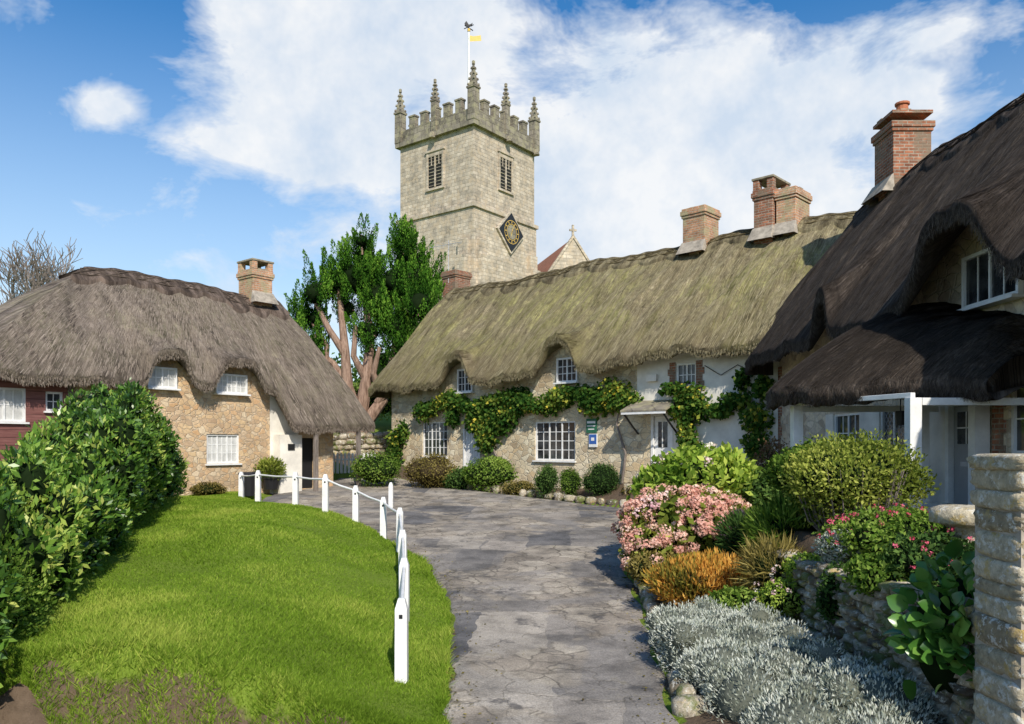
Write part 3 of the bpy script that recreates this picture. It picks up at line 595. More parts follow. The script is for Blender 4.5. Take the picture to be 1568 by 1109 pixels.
mb=MB(); window(mb,8.75,10.1,4.45,5.25,2,1,y=-.06); window(mb,9.75,10.95,2.25,3.25,2,2); window(mb,5.85,7.2,2.1,3.1,3,1,lattice=True); window(mb,3.7,5.0,2.2,3.05,2,2); mb.obj('windows',rc)
mb=MB(); mb.box(M_white,8.2,8.29,-.04,.12,1.45,3.1); mb.box(M_white,9.06,9.15,-.04,.12,1.45,3.1); mb.box(M_white,8.29,9.06,-.04,.12,3.0,3.1)
mb.box(M_grey,8.3,9.05,.05,.1,1.45,2.99); mb.box(M_glass,8.42,8.93,.035,.049,2.4,2.9); mb.box(M_white,8.665,8.685,.025,.034,2.4,2.9); mb.box(M_white,8.42,8.93,.025,.033,2.64,2.66)
mb.box(M_lead,8.5,8.85,.035,.049,2.05,2.12); mb.frus(M_black,8.95,.03,2.0,2.06,.03,.03,8); 
mb.box(M_render,7.9,9.5,-1.2,-.01,1.2,1.44); mb.box(M_white,9.2,9.38,-.25,-.035,1.3,3.15); mb.obj('front_door',rc)
nu,nq=80,56; u=np.linspace(0,1,nu); rows=[];uv=[]
def porch(u,q):
    t=7.6+u*2.95; yo=np.interp(u,[0,.15,.4,.7,1],[-2.6,-2.75,-2.4,-1.7,-.75]); zt=np.interp(u,[0,.3,.6,1],[4.85,4.55,4.3,4.0])
    y=.25+(yo-.25)*q; z=zt-(zt-3.30)*q**1.8+.12*np.sin(np.pi*q)
    e0=np.clip(u/.22,0,1); e1=np.clip((1-u)/.18,0,1); e=np.minimum(e0,e1); z=z-.75*(1-e)**2*(1-q)
    l=.03*(np.sin(t*4)*np.sin(q*8)+.5*np.sin(t*11+q*15))
    return np.stack([t-.25*(1-e0)*q,y+l*.5,z+l],-1)
for q in np.linspace(0,1,nq): p=porch(u,q+0*u); rows.append(p); uv.append(np.stack([p[:,0],q*3.6+0*u],-1))
e=rows[-1]
for dy,dz in((-.03,-.08),(0,-.2),(.1,-.3)): p=e.copy(); p[:,1]+=dy;p[:,2]+=dz+.012*np.sin(p[:,0]*30); rows.append(p); uv.append(np.stack([p[:,0],3.7-dz+0*u],-1))
for q in (.85,.6,.3,.05): p=porch(u,q+0*u); p[:,2]-=.42; rows.append(p); uv.append(np.stack([p[:,0],5-q+0*u],-1))
V=np.concatenate(rows); F=[tuple(f) for f in gridF(nu,len(rows)).tolist()]; n=len(rows)
for c in (0,nu-1): F.append(tuple(r*nu+c for r in range(n)))
mesh_obj('porch_thatch',V,F,M_th_right,rc,smooth=True,uv=np.concatenate(uv))
n=14000; uu=rng.random(n); qq=rng.random(n)*.97; a=porch(uu,qq); b_=porch(uu+rng.normal(0,.003,n),np.minimum(qq+.06,1.01)); upv=np.array([0,-.5,.8]); a=a+upv*.004; b_=b_+upv*rng.uniform(.005,.02,n)[:,None]; W=np.zeros((n,3)); W[:,0]=.005*rng.uniform(.5,1.3,n)
ne=6000; ue=rng.random(ne); e=porch(ue,1+0*ue)+np.stack([0*ue,rng.uniform(-.03,.08,ne),rng.uniform(-.25,-.02,ne)],-1); e2=e+np.stack([rng.normal(0,.015,ne),rng.uniform(-.04,.02,ne),-rng.uniform(.03,.1,ne)],-1); We=np.zeros((ne,3)); We[:,0]=.005
A=np.concatenate([a,e]);B=np.concatenate([b_,e2]);W=np.concatenate([W,We]); V=np.stack([A-W,A+W,B+W*.6,B-W*.6],1).reshape(-1,3)
mesh_obj('porch_straw',V,np.arange(len(V)).reshape(-1,4),M_st_right,rc,v=np.clip(rng.normal(.5,.25,len(A)),0,1))
mb=MB()
for t,y_ in((10.25,-1.6),(8.0,-2.35),(8.0,-.3)): mb.box(M_white,t-.08,t+.08,y_-.08,y_+.08,1.0,3.02)
def beam(a,c,w=.05,h=.1):
    a=Vector(a);c=Vector(c);d=(c-a).normalized();s=Vector((-d.y,d.x,0)).normalized()*w; up=Vector((0,0,h))
    V=[a-s,a+s,c+s,c-s,a-s+up,a+s+up,c+s+up,c-s+up]; mb.add([tuple(v) for v in V],[(0,3,2,1),(4,5,6,7),(0,1,5,4),(1,2,6,5),(2,3,7,6),(3,0,4,7)],M_white)
beam((8.0,-2.35,3.022),(10.25,-1.6,3.022),.04,.07); beam((8.0,-2.3,2.92),(8.0,-.05,2.92)); beam((10.25,-1.5,2.92),(10.25,-.05,2.92))
tube(mb,M_black,[(8.9,-1.1,3.1),(8.9,-1.1,2.9)],[.01,.01],5); mb.frus(M_black,8.9,-1.1,2.68,2.9,.07,.09,6)
mb.obj('porch_frame',rc,.008)
chimney('brick_chimney',rc,1.45,2.4,1.95,2.85,7.8,10.25,M_brick,pots=1,top=.4,fl=8.75)

# ---------- CHURCH
S=7.66
ch=group('village_church',(-2.85,58,0),math.atan2(.793,.609))
mb=MB(); mb.box(M_tower,-.12,S+.12,-.12,S+.12,3,20.0); mb.box(M_tower,0,S,0,S,20.0,26.2)
for z,a,h in((19.95,.26,.28),(12.5,.3,.3)): mb.box(M_tower,-a,S+a,-a,S+a,z,z+h)
for x,y,ax in((-.7,0.25,'x'),(0.25,-.7,'y'),(S-1.1,-.7,'y'),(-.7,S-1.1,'x')):
    if ax=='x': mb.box(M_tower,-.75,-.13,y,y+.95,3,16.4); mb.box(M_tower,-.45,-.125,y+.02,y+.93,16.4,17.6)
    else: mb.box(M_tower,x,x+.95,-.75,-.13,3,16.4); mb.box(M_tower,x+.02,x+.93,-.45,-.125,16.4,17.6)
mb.obj('tower_shaft',ch)
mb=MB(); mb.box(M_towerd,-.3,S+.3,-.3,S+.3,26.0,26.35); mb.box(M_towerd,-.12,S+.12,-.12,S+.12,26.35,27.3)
mb.box(M_lead,.5,S-.5,.5,S-.5,27.3,27.35)
nm=7; seg=(S+.24)/(nm*2-1)
for k in range(nm):
    a=-.12+2*k*seg
    for (x0,x1,y0,y1) in ((a,a+seg,-.12,.3),(a,a+seg,S-.3,S+.12),(-.12,.3,a,a+seg),(S-.3,S+.12,a,a+seg)):
        if 0<k<nm-1 : mb.box(M_towerd,x0,x1,y0,y1,27.3,28.15)
        if 0<k<nm-1 : mb.box(M_towerd,x0-.05,x1+.05,y0-.05,y1+.05,28.15,28.28)
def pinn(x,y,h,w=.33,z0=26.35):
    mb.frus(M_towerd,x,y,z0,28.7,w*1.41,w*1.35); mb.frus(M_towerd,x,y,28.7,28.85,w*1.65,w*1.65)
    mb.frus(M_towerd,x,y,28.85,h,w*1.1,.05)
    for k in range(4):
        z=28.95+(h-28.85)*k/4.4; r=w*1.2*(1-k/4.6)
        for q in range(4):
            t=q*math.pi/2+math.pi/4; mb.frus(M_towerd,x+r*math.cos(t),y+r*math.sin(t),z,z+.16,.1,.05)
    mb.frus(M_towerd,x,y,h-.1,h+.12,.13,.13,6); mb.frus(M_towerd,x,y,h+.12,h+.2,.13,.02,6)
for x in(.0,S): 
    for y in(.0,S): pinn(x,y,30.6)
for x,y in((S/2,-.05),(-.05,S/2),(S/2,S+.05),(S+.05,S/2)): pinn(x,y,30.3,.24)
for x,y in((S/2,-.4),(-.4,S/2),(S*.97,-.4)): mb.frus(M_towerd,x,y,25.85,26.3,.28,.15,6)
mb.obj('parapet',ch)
def belfry(face):
    mb=MB(); c=S/2; 
    def bx(m,a0,a1,d0,d1,z0,z1):
        if face=='y': mb.box(m,c+a0,c+a1,d0,d1,z0,z1)
        else: mb.box(m,d0,d1,c+a0,c+a1,z0,z1)
    bx(M_dark,-.72,.72,-.015,.2,22.2,24.75)
    bx(M_tower,-.9,-.72,-.1,.05,22.1,24.9); bx(M_tower,.72,.9,-.1,.05,22.1,24.9); bx(M_tower,-.06,.06,-.09,.05,22.2,24.75); bx(M_tower,-1.0,1.0,-.16,.05,24.9,25.05); bx(M_tower,-.72,.72,-.08,.05,24.55,24.9); bx(M_tower,-.95,.95,-.14,.05,21.95,22.1)
    bx(M_tower,-.42,-.36,-.07,.05,23.9,24.55);bx(M_tower,.36,.42,-.07,.05,23.9,24.55)
    for k in range(9): bx(M_towerd,-.72,-.06,-.05,.02,22.3+k*.26,22.36+k*.26); bx(M_towerd,.06,.72,-.05,.02,22.3+k*.26,22.36+k*.26)
    mb.obj('belfry_window',ch)
belfry('y'); belfry('x')
mb=MB(); cx,cz,r=S/2+.35,18.9,1.42
def dia(m,r0,y0,y1): mb.add([(cx-r0,y0,cz),(cx,y0,cz-r0),(cx+r0,y0,cz),(cx,y0,cz+r0),(cx-r0,y1,cz),(cx,y1,cz-r0),(cx+r0,y1,cz),(cx,y1,cz+r0)],[(0,1,2,3),(4,5,6,7),(0,1,5,4),(1,2,6,5),(2,3,7,6),(3,0,4,7)],m)
dia(M_tower,1.72,-.3,-.1); dia(M_black,1.5,-.36,-.301)
def ring(m,r0,r1,y):
    n=40; V=[];
    for i in range(n):
        t=2*math.pi*i/n; V+=[(cx+r0*math.cos(t),y,cz+r0*math.sin(t)),(cx+r1*math.cos(t),y,cz+r1*math.sin(t))]
    mb.add(V,[(2*i,2*i+1,(2*i+3)%(2*n),(2*i+2)%(2*n)) for i in range(n)],m)
ring(M_towerd,.0,.56,-.366); ring(M_gold,.88,.92,-.37); ring(M_gold,.60,.64,-.37)
for i in range(12):
    t=math.pi*i/6; d=Vector((math.cos(t),0,math.sin(t))); s=Vector((-d.z,0,d.x))*.035; c0=Vector((cx,-.375,cz)); mb.add([tuple(c0+d*.68-s),tuple(c0+d*.68+s),tuple(c0+d*.84+s),tuple(c0+d*.84-s)],[(0,1,2,3)],M_gold)
for ang,l in((1.2,.78),(4.4,.5)):
    d=Vector((math.cos(ang),0,math.sin(ang))); s=Vector((-d.z,0,d.x))*.05; c0=Vector((cx,-.38,cz)); mb.add([tuple(c0-d*.15-s),tuple(c0-d*.15+s),tuple(c0+d*l),],[(0,1,2)],M_gold)
mb.obj('clock_face',ch)
mb=MB(); tube(mb,M_white,[(S*.42,S*.42,27.3),(S*.42,S*.42,35.3)],[.13,.07],8); mb.frus(M_gold,S*.42,S*.42,35.3,35.5,.12,.12,8)
mb.box(M_black,S*.42-.5,S*.42+.5,S*.42-.02,S*.42+.02,35.55,35.62); mb.box(M_black,S*.42-.02,S*.42+.02,S*.42-.5,S*.42+.5,35.65,35.7)
V=[(0,0,0),(1.0,0,.05),(.95,0,.5),(.4,0,.42),(0,0,.5)]; mb.add([(S*.42+v[0]*.61,S*.42-v[0]*.79,34.5+v[2]) for v in V],[(0,1,2,3,4)],M_gold)
V=[(-.3,0),(.25,0),(.3,.3),(.15,.2),(0,.15),(-.2,.45),(-.35,.25)]; mb.add([(S*.42+v[0]*.6,S*.42-v[0]*.8,35.7+v[1]) for v in V],[tuple(range(7))],M_black)
mb.obj('flagpole_weathervane',ch)
nv=group('church_chancel',(5,64,0),math.radians(15))
mb=MB(); mb.add([(-2.2,0,5),(2.2,0,5),(2.2,0,16.2),(0,0,19.3),(-2.2,0,16.2)],[(0,1,2,3,4)],M_tower)
mb.add([(-2.3,.15,16.1),(0,.15,19.25),(0,12,19.25),(-2.3,12,16.1)],[(0,1,2,3)],M_tile); mb.add([(2.3,.15,16.1),(0,.15,19.25),(0,12,19.25),(2.3,12,16.1)],[(0,3,2,1)],M_tile)
for s in(-1,1): mb.add([(s*2.35,-.1,16.1),(s*2.35,.3,16.1),(0,.3,19.5),(0,-.1,19.5),(s*2.35,-.1,15.8),(s*2.35,.3,15.8),(0,.3,19.2),(0,-.1,19.2)],[(0,1,2,3),(4,5,6,7),(0,3,7,4),(1,2,6,5),(0,1,5,4)],M_tower)
mb.box(M_tower,-.08,.08,0,.15,19.4,20.3); mb.box(M_tower,-.3,.3,.01,.14,19.8,19.95); mb.box(M_tower,-2.19,2.19,.02,11.9,4,15.9); mb.obj('chancel_gable',nv)

# ---------- CYPRESS : many pointed flame-shaped clumps
cy=group('cypress_tree'); D=36.0
LB=[(-6.9,10.9,.95),(-7.1,10.0,1.3),(-8.0,9.9,1.0),(-8.9,9.2,.85),(-9.7,8.3,.7),(-9.9,7.2,.65),(-9.1,7.0,.7),(-8.9,6.1,.5),(-9.7,6.3,.6),(-6.1,9.1,1.2),(-4.9,10.9,1.0),(-4.3,10.0,1.1),(-5.3,9.8,1.1),(-4.1,8.6,1.05),(-5.4,7.8,.95),(-6.6,7.5,.85),(-4.9,6.7,.8),(-5.9,6.2,.5),(-7.7,8.7,.65),(-9.0,8.2,.6),(-4.0,7.5,.8),(-6.8,11.6,.5),(-4.9,11.5,.5)]
bl=[(x,D+rng.uniform(-.9,.9),z,r*.95,r*1.1,r*.95) for x,z,r in LB]
mb=MB(); p0=(-7.1,D,1.3)
tube(mb,M_bark,[p0,(-7.15,D,2.0),(-7.1,D,2.8),(-7.0,D,3.6)],[.85,.62,.52,.48],12)
br=[[(-7.0,D,3.0),(-7.9,D-.2,4.3),(-8.6,D-.2,5.5),(-8.5,D,6.9),(-9.2,D,8.0)],[(-7.0,D,3.3),(-7.5,D-.3,5.0),(-7.6,D-.3,6.6),(-7.9,D,9.0),(-8,D,10.3)],[(-7.0,D,3.4),(-6.7,D,5.3),(-6.5,D,7.3),(-6.8,D,9.3),(-6.9,D,11.0)],[(-6.9,D,3.1),(-6.0,D+.2,4.4),(-5.6,D+.2,5.8),(-5.2,D,7.8),(-4.7,D,10.3)],[(-7.5,D-.3,5.0),(-8.2,D,6.1),(-9.1,D,6.8),(-9.8,D,7.6)],[(-6.2,D+.1,4.3),(-5.2,D-.3,5.4),(-4.8,D-.3,6.8),(-4.3,D,8.8)],[(-6.7,D,5.3),(-7.2,D-.4,6.4),(-7.1,D-.4,7.8)],[(-8.5,D-.2,5.3),(-9.0,D-.3,6.2),(-9.0,D-.3,7.4)],[(-7.55,D-.3,6.4),(-8.3,D-.5,7.6),(-8.9,D-.5,8.8)],[(-6.0,D+.1,4.5),(-6.3,D-.4,5.6),(-6.0,D-.5,6.8)]]
for i,c in enumerate(br): tube(mb,M_bark,c,[.33,.26,.2,.13,.06][:len(c)] if i<4 else [.19,.14,.09,.05][:len(c)],9)
for k in range(50):
    i=rng.integers(len(bl)); c=np.array(bl[i][:3]); d=norm(rng.normal(size=(1,3)))[0]*bl[i][3]*.8; tube(mb,M_bark,[c-np.array([0,0,.6]),c+d*.5,c+d],[.05,.035,.015],5)
mb.obj('trunk_and_limbs',cy)
p,nr=shell(bl,560,.62,floor=False,cut=.62,outer=.95,lump=.25)
PP=[];NN=[];SHADE=[]
for c,nn in zip(p,nr):
    n=260; ax=nn*.38+np.array([0,0,1.0])+rng.normal(0,.10,3); ax/=np.linalg.norm(ax); h=rng.random(n)**.9; R0=rng.uniform(.20,.36); L_=R0*rng.uniform(3.2,4.8)
    rad=R0*np.minimum(1,(h/.2)**.5)*np.clip(1.1*(1-h),0,1)**.9+.01
    o=rng.normal(size=(n,3)); o=norm(o-ax*(o@ax)[:,None]); rr=rng.uniform(.7,1,n)
    PP.append(c-ax*.4+ax*h[:,None]*L_+o*(rad*rr)[:,None]); NN.append(norm(o+ax*.5+nn*.3)); SHADE.append(.45*(h-.6)+.35*(rr-.85)+.22*(o@nn)+rng.normal(0,.09))  # leaf tone falls towards clump base and inside, shade put into colour
leaves('foliage',np.concatenate(PP),np.concatenate(NN),.10,.42,L_cyp,cy,outw=.35,up=1.4,cf=.6,vb=.52,vr=.12,vc=.10,extra=np.concatenate(SHADE))
core('inner_shade_core',[(b[0],b[1],b[2],b[3]*.72,b[4]*.72,b[5]*.72) for b in bl],M_shade_core,cy,.8)  # dark solids added inside the crown as painted inner shade

# ---------- bare trees & distant trees
def bare(x,y,h,seed):
    r=random.Random(seed); g=group('bare_tree'); mb=MB()
    def grow(p,d,l,rad,lev):
        q=p+d*l*.5+Vector((r.uniform(-.1,.1),r.uniform(-.1,.1),0))*l; e=p+d*l; tube(mb,M_twig,[p,q,e],[rad,rad*.8,rad*.62],5 if lev>1 else 7)
        if lev>=6: return
        for k in range(3 if lev<5 else 2):
            nd=(d+Vector((r.uniform(-.75,.75),r.uniform(-.75,.75),r.uniform(-.1,.5)))).normalized(); grow(e if k else q,nd,l*r.uniform(.66,.84),max(rad*.55,.02),lev+1)
    z=float(H(x,y)); grow(Vector((x,y,z-.2)),Vector((0,0,1)),h*.28,h*.018,0); mb.obj('branches',g)
bare(-25.0,40,11.0,3); bare(-28,43,11.5,5); bare(-23.2,44,9.5,8)
tb=[]
for i in range(26):
    x=-75+i*6+rng.uniform(-2,2); y=95+rng.uniform(-8,8); tb+=[(x,y,9+rng.uniform(0,2.0),4,4,3.2+rng.uniform(0,1.5))]
g=group('distant_trees'); core('cores',tb,M_shade_core,g,.8); p,nr=shell(tb,20000,.8,floor=False); leaves('foliage',p,nr,.6,.6,L_dark,g,outw=.4,cf=.3)
shrub('churchyard_hedge',[(x,40,4.6,.9,.8,.9) for x in np.arange(-12,-3,.9)]+[(-9.0,38.5,4.4,.7,.7,1.2)],9000,.13,.5,L_yel,outw=.4)
def stoneblocks(name,items,mat,pw=5,amp=.06,sub=2,parent=None):
    BV,BF=ico(sub); V=[];F=[];vv=[]
    for c,s,rz in items:
        v=BV.copy(); k=(np.abs(v)**pw).sum(1)**(1/pw); v=v/k[:,None]; v=v*(1+amp*clump(v*1.3+np.array(c)*3,1.5))[:,None]; v=v*np.array(s)/2
        cr,sr=math.cos(rz),math.sin(rz); v=np.stack([v[:,0]*cr-v[:,1]*sr,v[:,0]*sr+v[:,1]*cr,v[:,2]],-1)+np.array(c)
        b=len(V)*len(BV); V.append(v); F.append(np.array(BF)+b); vv.append(np.full(len(BF),rng.random()))
    o=mesh_obj(name,np.concatenate(V),np.concatenate(F),mat,parent,smooth=True,v=np.concatenate(vv)); return o
def stonewall(name,x0,y0,x1,y1,zb,zt,th=.35,s=.2,mat=None,batter=0):
    it=[]; Ln=math.hypot(x1-x0,y1-y0); rz=math.atan2(y1-y0,x1-x0); z=0
    while True:
        h=rng.uniform(.6,1)*s*.75; t=-rng.uniform(0,s)
        any_=False
        while t<Ln:
            l=rng.uniform(.7,1.6)*s; f=np.clip((t+l/2)/Ln,0,1); a=zb[0]*(1-f)+zb[1]*f; b_=zt[0]*(1-f)+zt[1]*f
            if a+z<b_:
                any_=True; nx,ny=-math.sin(rz),math.cos(rz); o=rng.uniform(-.03,.03)+batter*z
                it.append(((x0+(x1-x0)*f+nx*o,y0+(y1-y0)*f+ny*o,a+z+h/2+rng.uniform(-.01,.01)),(l*1.04,th*rng.uniform(.9,1.1),h*1.1),rz+rng.uniform(-.06,.06)))
            t+=l
        z+=h
        if not any_: break
    return stoneblocks(name,it,mat or M_vst,4,.14)
stonewall('churchyard_wall',-9.5,33.2,-4.6,34.2,(1.2,1.4),(2.6,2.9),.4,.35)
g=group('gravestone'); mb=MB(); 
V=[(-.35,0,0),(.35,0,0),(.35,0,.9)]+[(.35*math.cos(t),0,.9+.3*math.sin(t)) for t in np.linspace(.3,math.pi-.3,8)]+[(-.35,0,.9)]; n=len(V)
V2=[(a-8.7,b_+37,c+3.0) for a,b_,c in V]+[(a-8.7,b_+37.12,c+3.0) for a,b_,c in V]; mb.add(V2,[tuple(range(n)),tuple(range(2*n-1,n-1,-1))]+[(i,(i+1)%n,n+(i+1)%n,n+i) for i in range(n)],M_towerd); mb.obj('headstone',g)
g=group('white_picket_fence'); mb=MB(); a=Vector((-7.6,29.6,1.0)); b_=Vector((-5.3,30.3,1.0)); n=18
for i in range(n):
    p=a.lerp(b_,i/(n-1)); mb.box(M_white,p.x-.045,p.x+.045,p.y-.015,p.y+.015,1.0,2.0); mb.add([(p.x-.045,p.y-.012,2.0),(p.x+.045,p.y-.012,2.0),(p.x,p.y-.012,2.08)],[(0,1,2)],M_white)
for z in(1.2,1.8): tube(mb,M_white,[(a.x,a.y+.04,z),(b_.x,b_.y+.04,z)],[.03,.03],4)
mb.obj('pickets',g)

# ---------- shrubs
def rs(name,cx,cy,rx,rz,n,size,asp,mat,cz=None,**k):
    g0=float(H(cx,cy)); cz=g0+rz*.75 if cz is None else cz
    return shrub(name,lumps(cx,cy,cz,rx,rx*.85,rz,k.pop('nl',8),k.pop('lf',.42)),n,size,asp,mat,**k)
rs('clipped_shrub',-4.75,27.3,1.0,.72,7000,.07,.5,L_green,cz=1.5,vb=.45)
rs('olive_shrub',-2.75,27.0,1.0,.75,7000,.07,.5,L_olive,cz=1.4,corem=M_coreb)
rs('green_shrub',-.75,26.0,.95,.65,7000,.09,.4,L_green,cz=1.4)
rs('green_shrub',-1.7,26.6,.7,.5,4000,.09,.4,L_dark,cz=1.15)
rs('clipped_shrub',1.05,24.0,.42,.6,4500,.05,.5,L_dark,cz=1.25); rs('clipped_shrub',1.75,23.8,.36,.52,4000,.05,.5,L_green,cz=1.2,vb=.3); rs('clipped_shrub',2.65,23.3,.6,.62,6000,.05,.5,L_dark,cz=1.3)
rs('trailing_shrub',.2,25.2,.6,.3,3000,.07,.4,L_olive,cz=.95)
rs('low_plant',3.6,22.6,.5,.3,3000,.07,.4,L_olive,cz=1.0)
it=[]
for y_ in np.arange(20.8,27.6,.27):
    x_=float(eR(y_))+.1; it.append(((x_,y_,float(zp(y_))+.08),(rng.uniform(.2,.45),rng.uniform(.2,.32),rng.uniform(.12,.36)),rng.uniform(0,3)))
for y_ in np.arange(6.0,20.8,.24):
    if 9.6<y_<13 or rng.random()<.35: x_=float(eR(y_))+.12; it.append(((x_,y_,float(zp(y_))+.06),(rng.uniform(.16,.3),rng.uniform(.15,.28),rng.uniform(.12,.26)),rng.uniform(0,3)))
stoneblocks('bed_edging_stones',it,M_vst,3.5,.14)
# hydrangea
hy=group('hydrangea_bush'); lowb=lumps(2.85,12.7,1.05,1.12,.9,.72,13,.4)+[(2.3,12.4,.65,.5,.5,.45)]; topb=[(3.25,13.3,1.75,.85,.8,.55),(2.7,13.3,1.6,.6,.6,.42),(3.7,13.6,1.7,.55,.6,.42)]; hbl=lowb+topb
core('core',hbl,M_shade_core,hy,.72); p,nr=shell(lowb,6000,.8); leaves('foliage',p,nr,.14,.6,L_yel,hy,outw=.35,up=.2); p,nr=shell(topb,5500,.75); leaves('upper_foliage',p,nr,.14,.6,L_lime,hy,outw=.35,up=.3)
def heads(bl,n,r,mat,name,parent,filt=None,per=70,ps=.035):
    p,nr=shell(bl,n,.99,outer=1.14,lump=.05)
    k=nr[:,2]>-.45; p=p[k];nr=nr[k]
    if filt is not None: k=filt(p); p=p[k];nr=nr[k]
    P=[];Nn=[];E=[]
    for c,nn in zip(p,nr):
        rr=r*rng.uniform(.75,1.25); d=norm(rng.normal(size=(per,3))+nn*.6); P.append(c+d*rr*rng.uniform(.8,1.1)*np.array([1,1,.75])); Nn.append(d); E.append(np.full(per,rng.normal(0,.22)))
    leaves(name,np.concatenate(P),np.concatenate(Nn),ps,.9,mat,parent,outw=.15,vc=.1,vr=.15,jit=.3,extra=np.concatenate(E))
heads(lowb,620,.11,L_pink,'pink_flower_heads',hy,lambda p:(p[:,2]>.4)&(p[:,1]<13.3),85,.044)
heads(hbl,150,.095,L_pale,'pale_flower_heads',hy,lambda p:(p[:,2]>1.3),60,.040)
rs('twiggy_shrub',5.1,15.2,.5,.8,6000,.06,.5,L_red,cz=1.8,corem=M_coreb,inner=.4,ck=.5)
rs('dark_evergreen',3.9,15.5,.8,.5,6000,.07,.5,L_dark,cz=1.55)
rs('green_shrub',4.3,13.0,.7,.5,6000,.09,.5,L_dark,cz=1.5)
g=shrub('rounded_escallonia_bush',lumps(4.2,9.6,1.95,.93,.85,.66,18,.34),27000,.055,.5,L_yel,outw=.5,up=.3,inner=.6,ck=.55,vb=.52,cf=1.6)
mb=MB()
for i in range(80):
    a=rng.uniform(0,6.28); r=rng.uniform(.1,.8); tube(mb,M_twig,[(4.2+.15*math.cos(a),9.6+.15*math.sin(a),1.05),(4.2+r*.7*math.cos(a),9.6+r*.7*math.sin(a),1.45),(4.2+r*math.cos(a),9.6+r*math.sin(a),2.1)],[.015,.01,.005],4)
mb.obj('stems',g)
rs('variegated_shrub',4.2,10.7,.75,.48,8000,.07,.5,L_green,cz=2.0)
g=group('orange_heather'); bl_=lumps(2.7,10.6,.5,.9,.6,.42,12,.38); core('core',bl_,M_coreb,g,.78); p,nr=shell(bl_,24000,.75); leaves('spikes',p,nr,.10,.22,L_heath,g,outw=.7,up=.8,cf=1.5,vb=.5,vc=.4)
rs('green_shrub',2.2,12.0,.5,.3,4000,.07,.4,L_olive,cz=.5)
rs('fern_clump',3.65,10.3,.5,.45,3500,.26,.09,L_green,cz=1.15,outw=.7,up=.4)
rs('fern_clump',3.5,11.4,.45,.35,2500,.24,.09,L_dark,cz=1.0,outw=.7,up=.4)
rs('dry_grass_clump',3.2,9.6,.35,.3,1800,.25,.06,L_olive,cz=.85,outw=.7,up=.3)
rs('mixed_perennial',2.75,9.5,.4,.25,4000,.06,.5,L_green,cz=.42)
g=rs('valerian',3.1,9.0,.28,.25,2500,.05,.4,L_lime,cz=.62); heads([(3.1,9.0,.7,.3,.3,.25)],30,.025,L_pale,'flowers',g,None,14,.022)
g=rs('fuchsia_shrub',3.95,8.2,.75,.36,9000,.06,.5,L_green,cz=1.4); heads(lumps(3.95,8.2,1.42,.75,.6,.38,8,.42),120,.02,L_magenta,'flowers',g,None,12,.022)
rs('silver_shrub',3.55,8.3,.35,.22,4000,.05,.35,L_silver,cz=1.28,corem=M_cores)
rs('trailing_plant',3.45,7.1,.45,.22,4000,.06,.5,L_green,cz=1.2); rs('trailing_plant',3.4,9.0,.3,.2,2500,.06,.5,L_lime,cz=.95)
rs('trailing_plant',3.3,7.9,.22,.4,2500,.05,.5,L_dark,cz=.85)
g=rs('fuchsia_shrub',3.75,6.9,.5,.3,5000,.06,.5,L_dark,cz=1.35); heads(lumps(3.7,6.9,1.38,.5,.45,.3,6,.42),60,.02,L_magenta,'flowers',g,None,12,.022)
sb=[]
for y_,x_,r,z_ in((8.9,1.95,.36,.2),(8.5,2.35,.42,.25),(8.1,1.95,.4,.22),(7.8,2.45,.45,.25),(7.4,2.0,.4,.18),(7.1,2.5,.46,.25),(6.8,2.1,.4,.15),(6.5,2.6,.45,.2),(6.1,2.25,.42,.1),(6.2,2.9,.4,.25),(8.6,2.75,.35,.22),(9.2,2.3,.35,.2),(5.7,2.7,.4,.1)):
    sb.append((x_,y_,z_,r,r,.34))
    for q in range(5): 
        a=rng.uniform(0,6.28); sb.append((x_+r*.7*math.cos(a),y_+r*.7*math.sin(a),z_+rng.uniform(.0,.25),.16,.16,.15))
g=group('silver_santolina'); core('core',sb,M_cores,g,.85); p,nr=shell(sb,75000,.88,cut=.85); leaves('foliage',p,nr,.04,.28,L_silver,g,outw=.7,up=.5,cf=2.5,jit=.9)
stonewall('drystone_retaining_wall',3.45,10.4,3.38,5.2,(.1,-.05),(.98,1.22),.34,.17,batter=-.05)
stonewall('low_stone_wall',2.2,14.4,3.4,10.5,(.15,.1),(.55,.7),.3,.2)
# gate pier with mortar core
gp=group('stone_gate_pier'); it=[];z=-.1; 
while z<2.1:
    h=rng.uniform(.09,.19); a=3.10; cuts=[a]+sorted(rng.uniform(a+.12,3.6,rng.integers(1,4)).tolist())+[3.72]
    for x0,x1 in zip(cuts[:-1],cuts[1:]):
        if x1-x0<.06: continue
        it.append((((x0+x1)/2+rng.uniform(-.008,.008),5.05,z+h/2),((x1-x0)*1.0,.52+rng.uniform(-.03,.03),h*1.0),rng.uniform(-.02,.02)))
    z+=h
it.append(((3.41,5.05,z+.04),(.68,.58,.11),.02)); stoneblocks('stones',it,M_pier,9,.05,3,gp)
mb=MB(); mb.box(M_flash,3.125,3.695,4.81,5.29,-.1,z); mb.obj('mortar',gp)
g=group('staddle_stone'); sx,sy=4.05,7.0; z0=1.08
prof=[(.17,0),(.15,.3),(.12,.56),(.2,.6),(.28,.62),(.285,.70),(.27,.74),(.2,.765),(.02,.775)]; V=[];n=20
for r,zz in prof:
    for k in range(n):
        t=2*math.pi*k/n; V.append((sx+r*math.cos(t)*(1+.05*math.sin(3*t+zz*9)),sy+r*math.sin(t),z0+zz))
F=[(i*n+k,i*n+(k+1)%n,(i+1)*n+(k+1)%n,(i+1)*n+k) for i in range(len(prof)-1) for k in range(n)]; mesh_obj('stone',V,F,M_pier,g,smooth=True,v=np.full(len(F),.8))
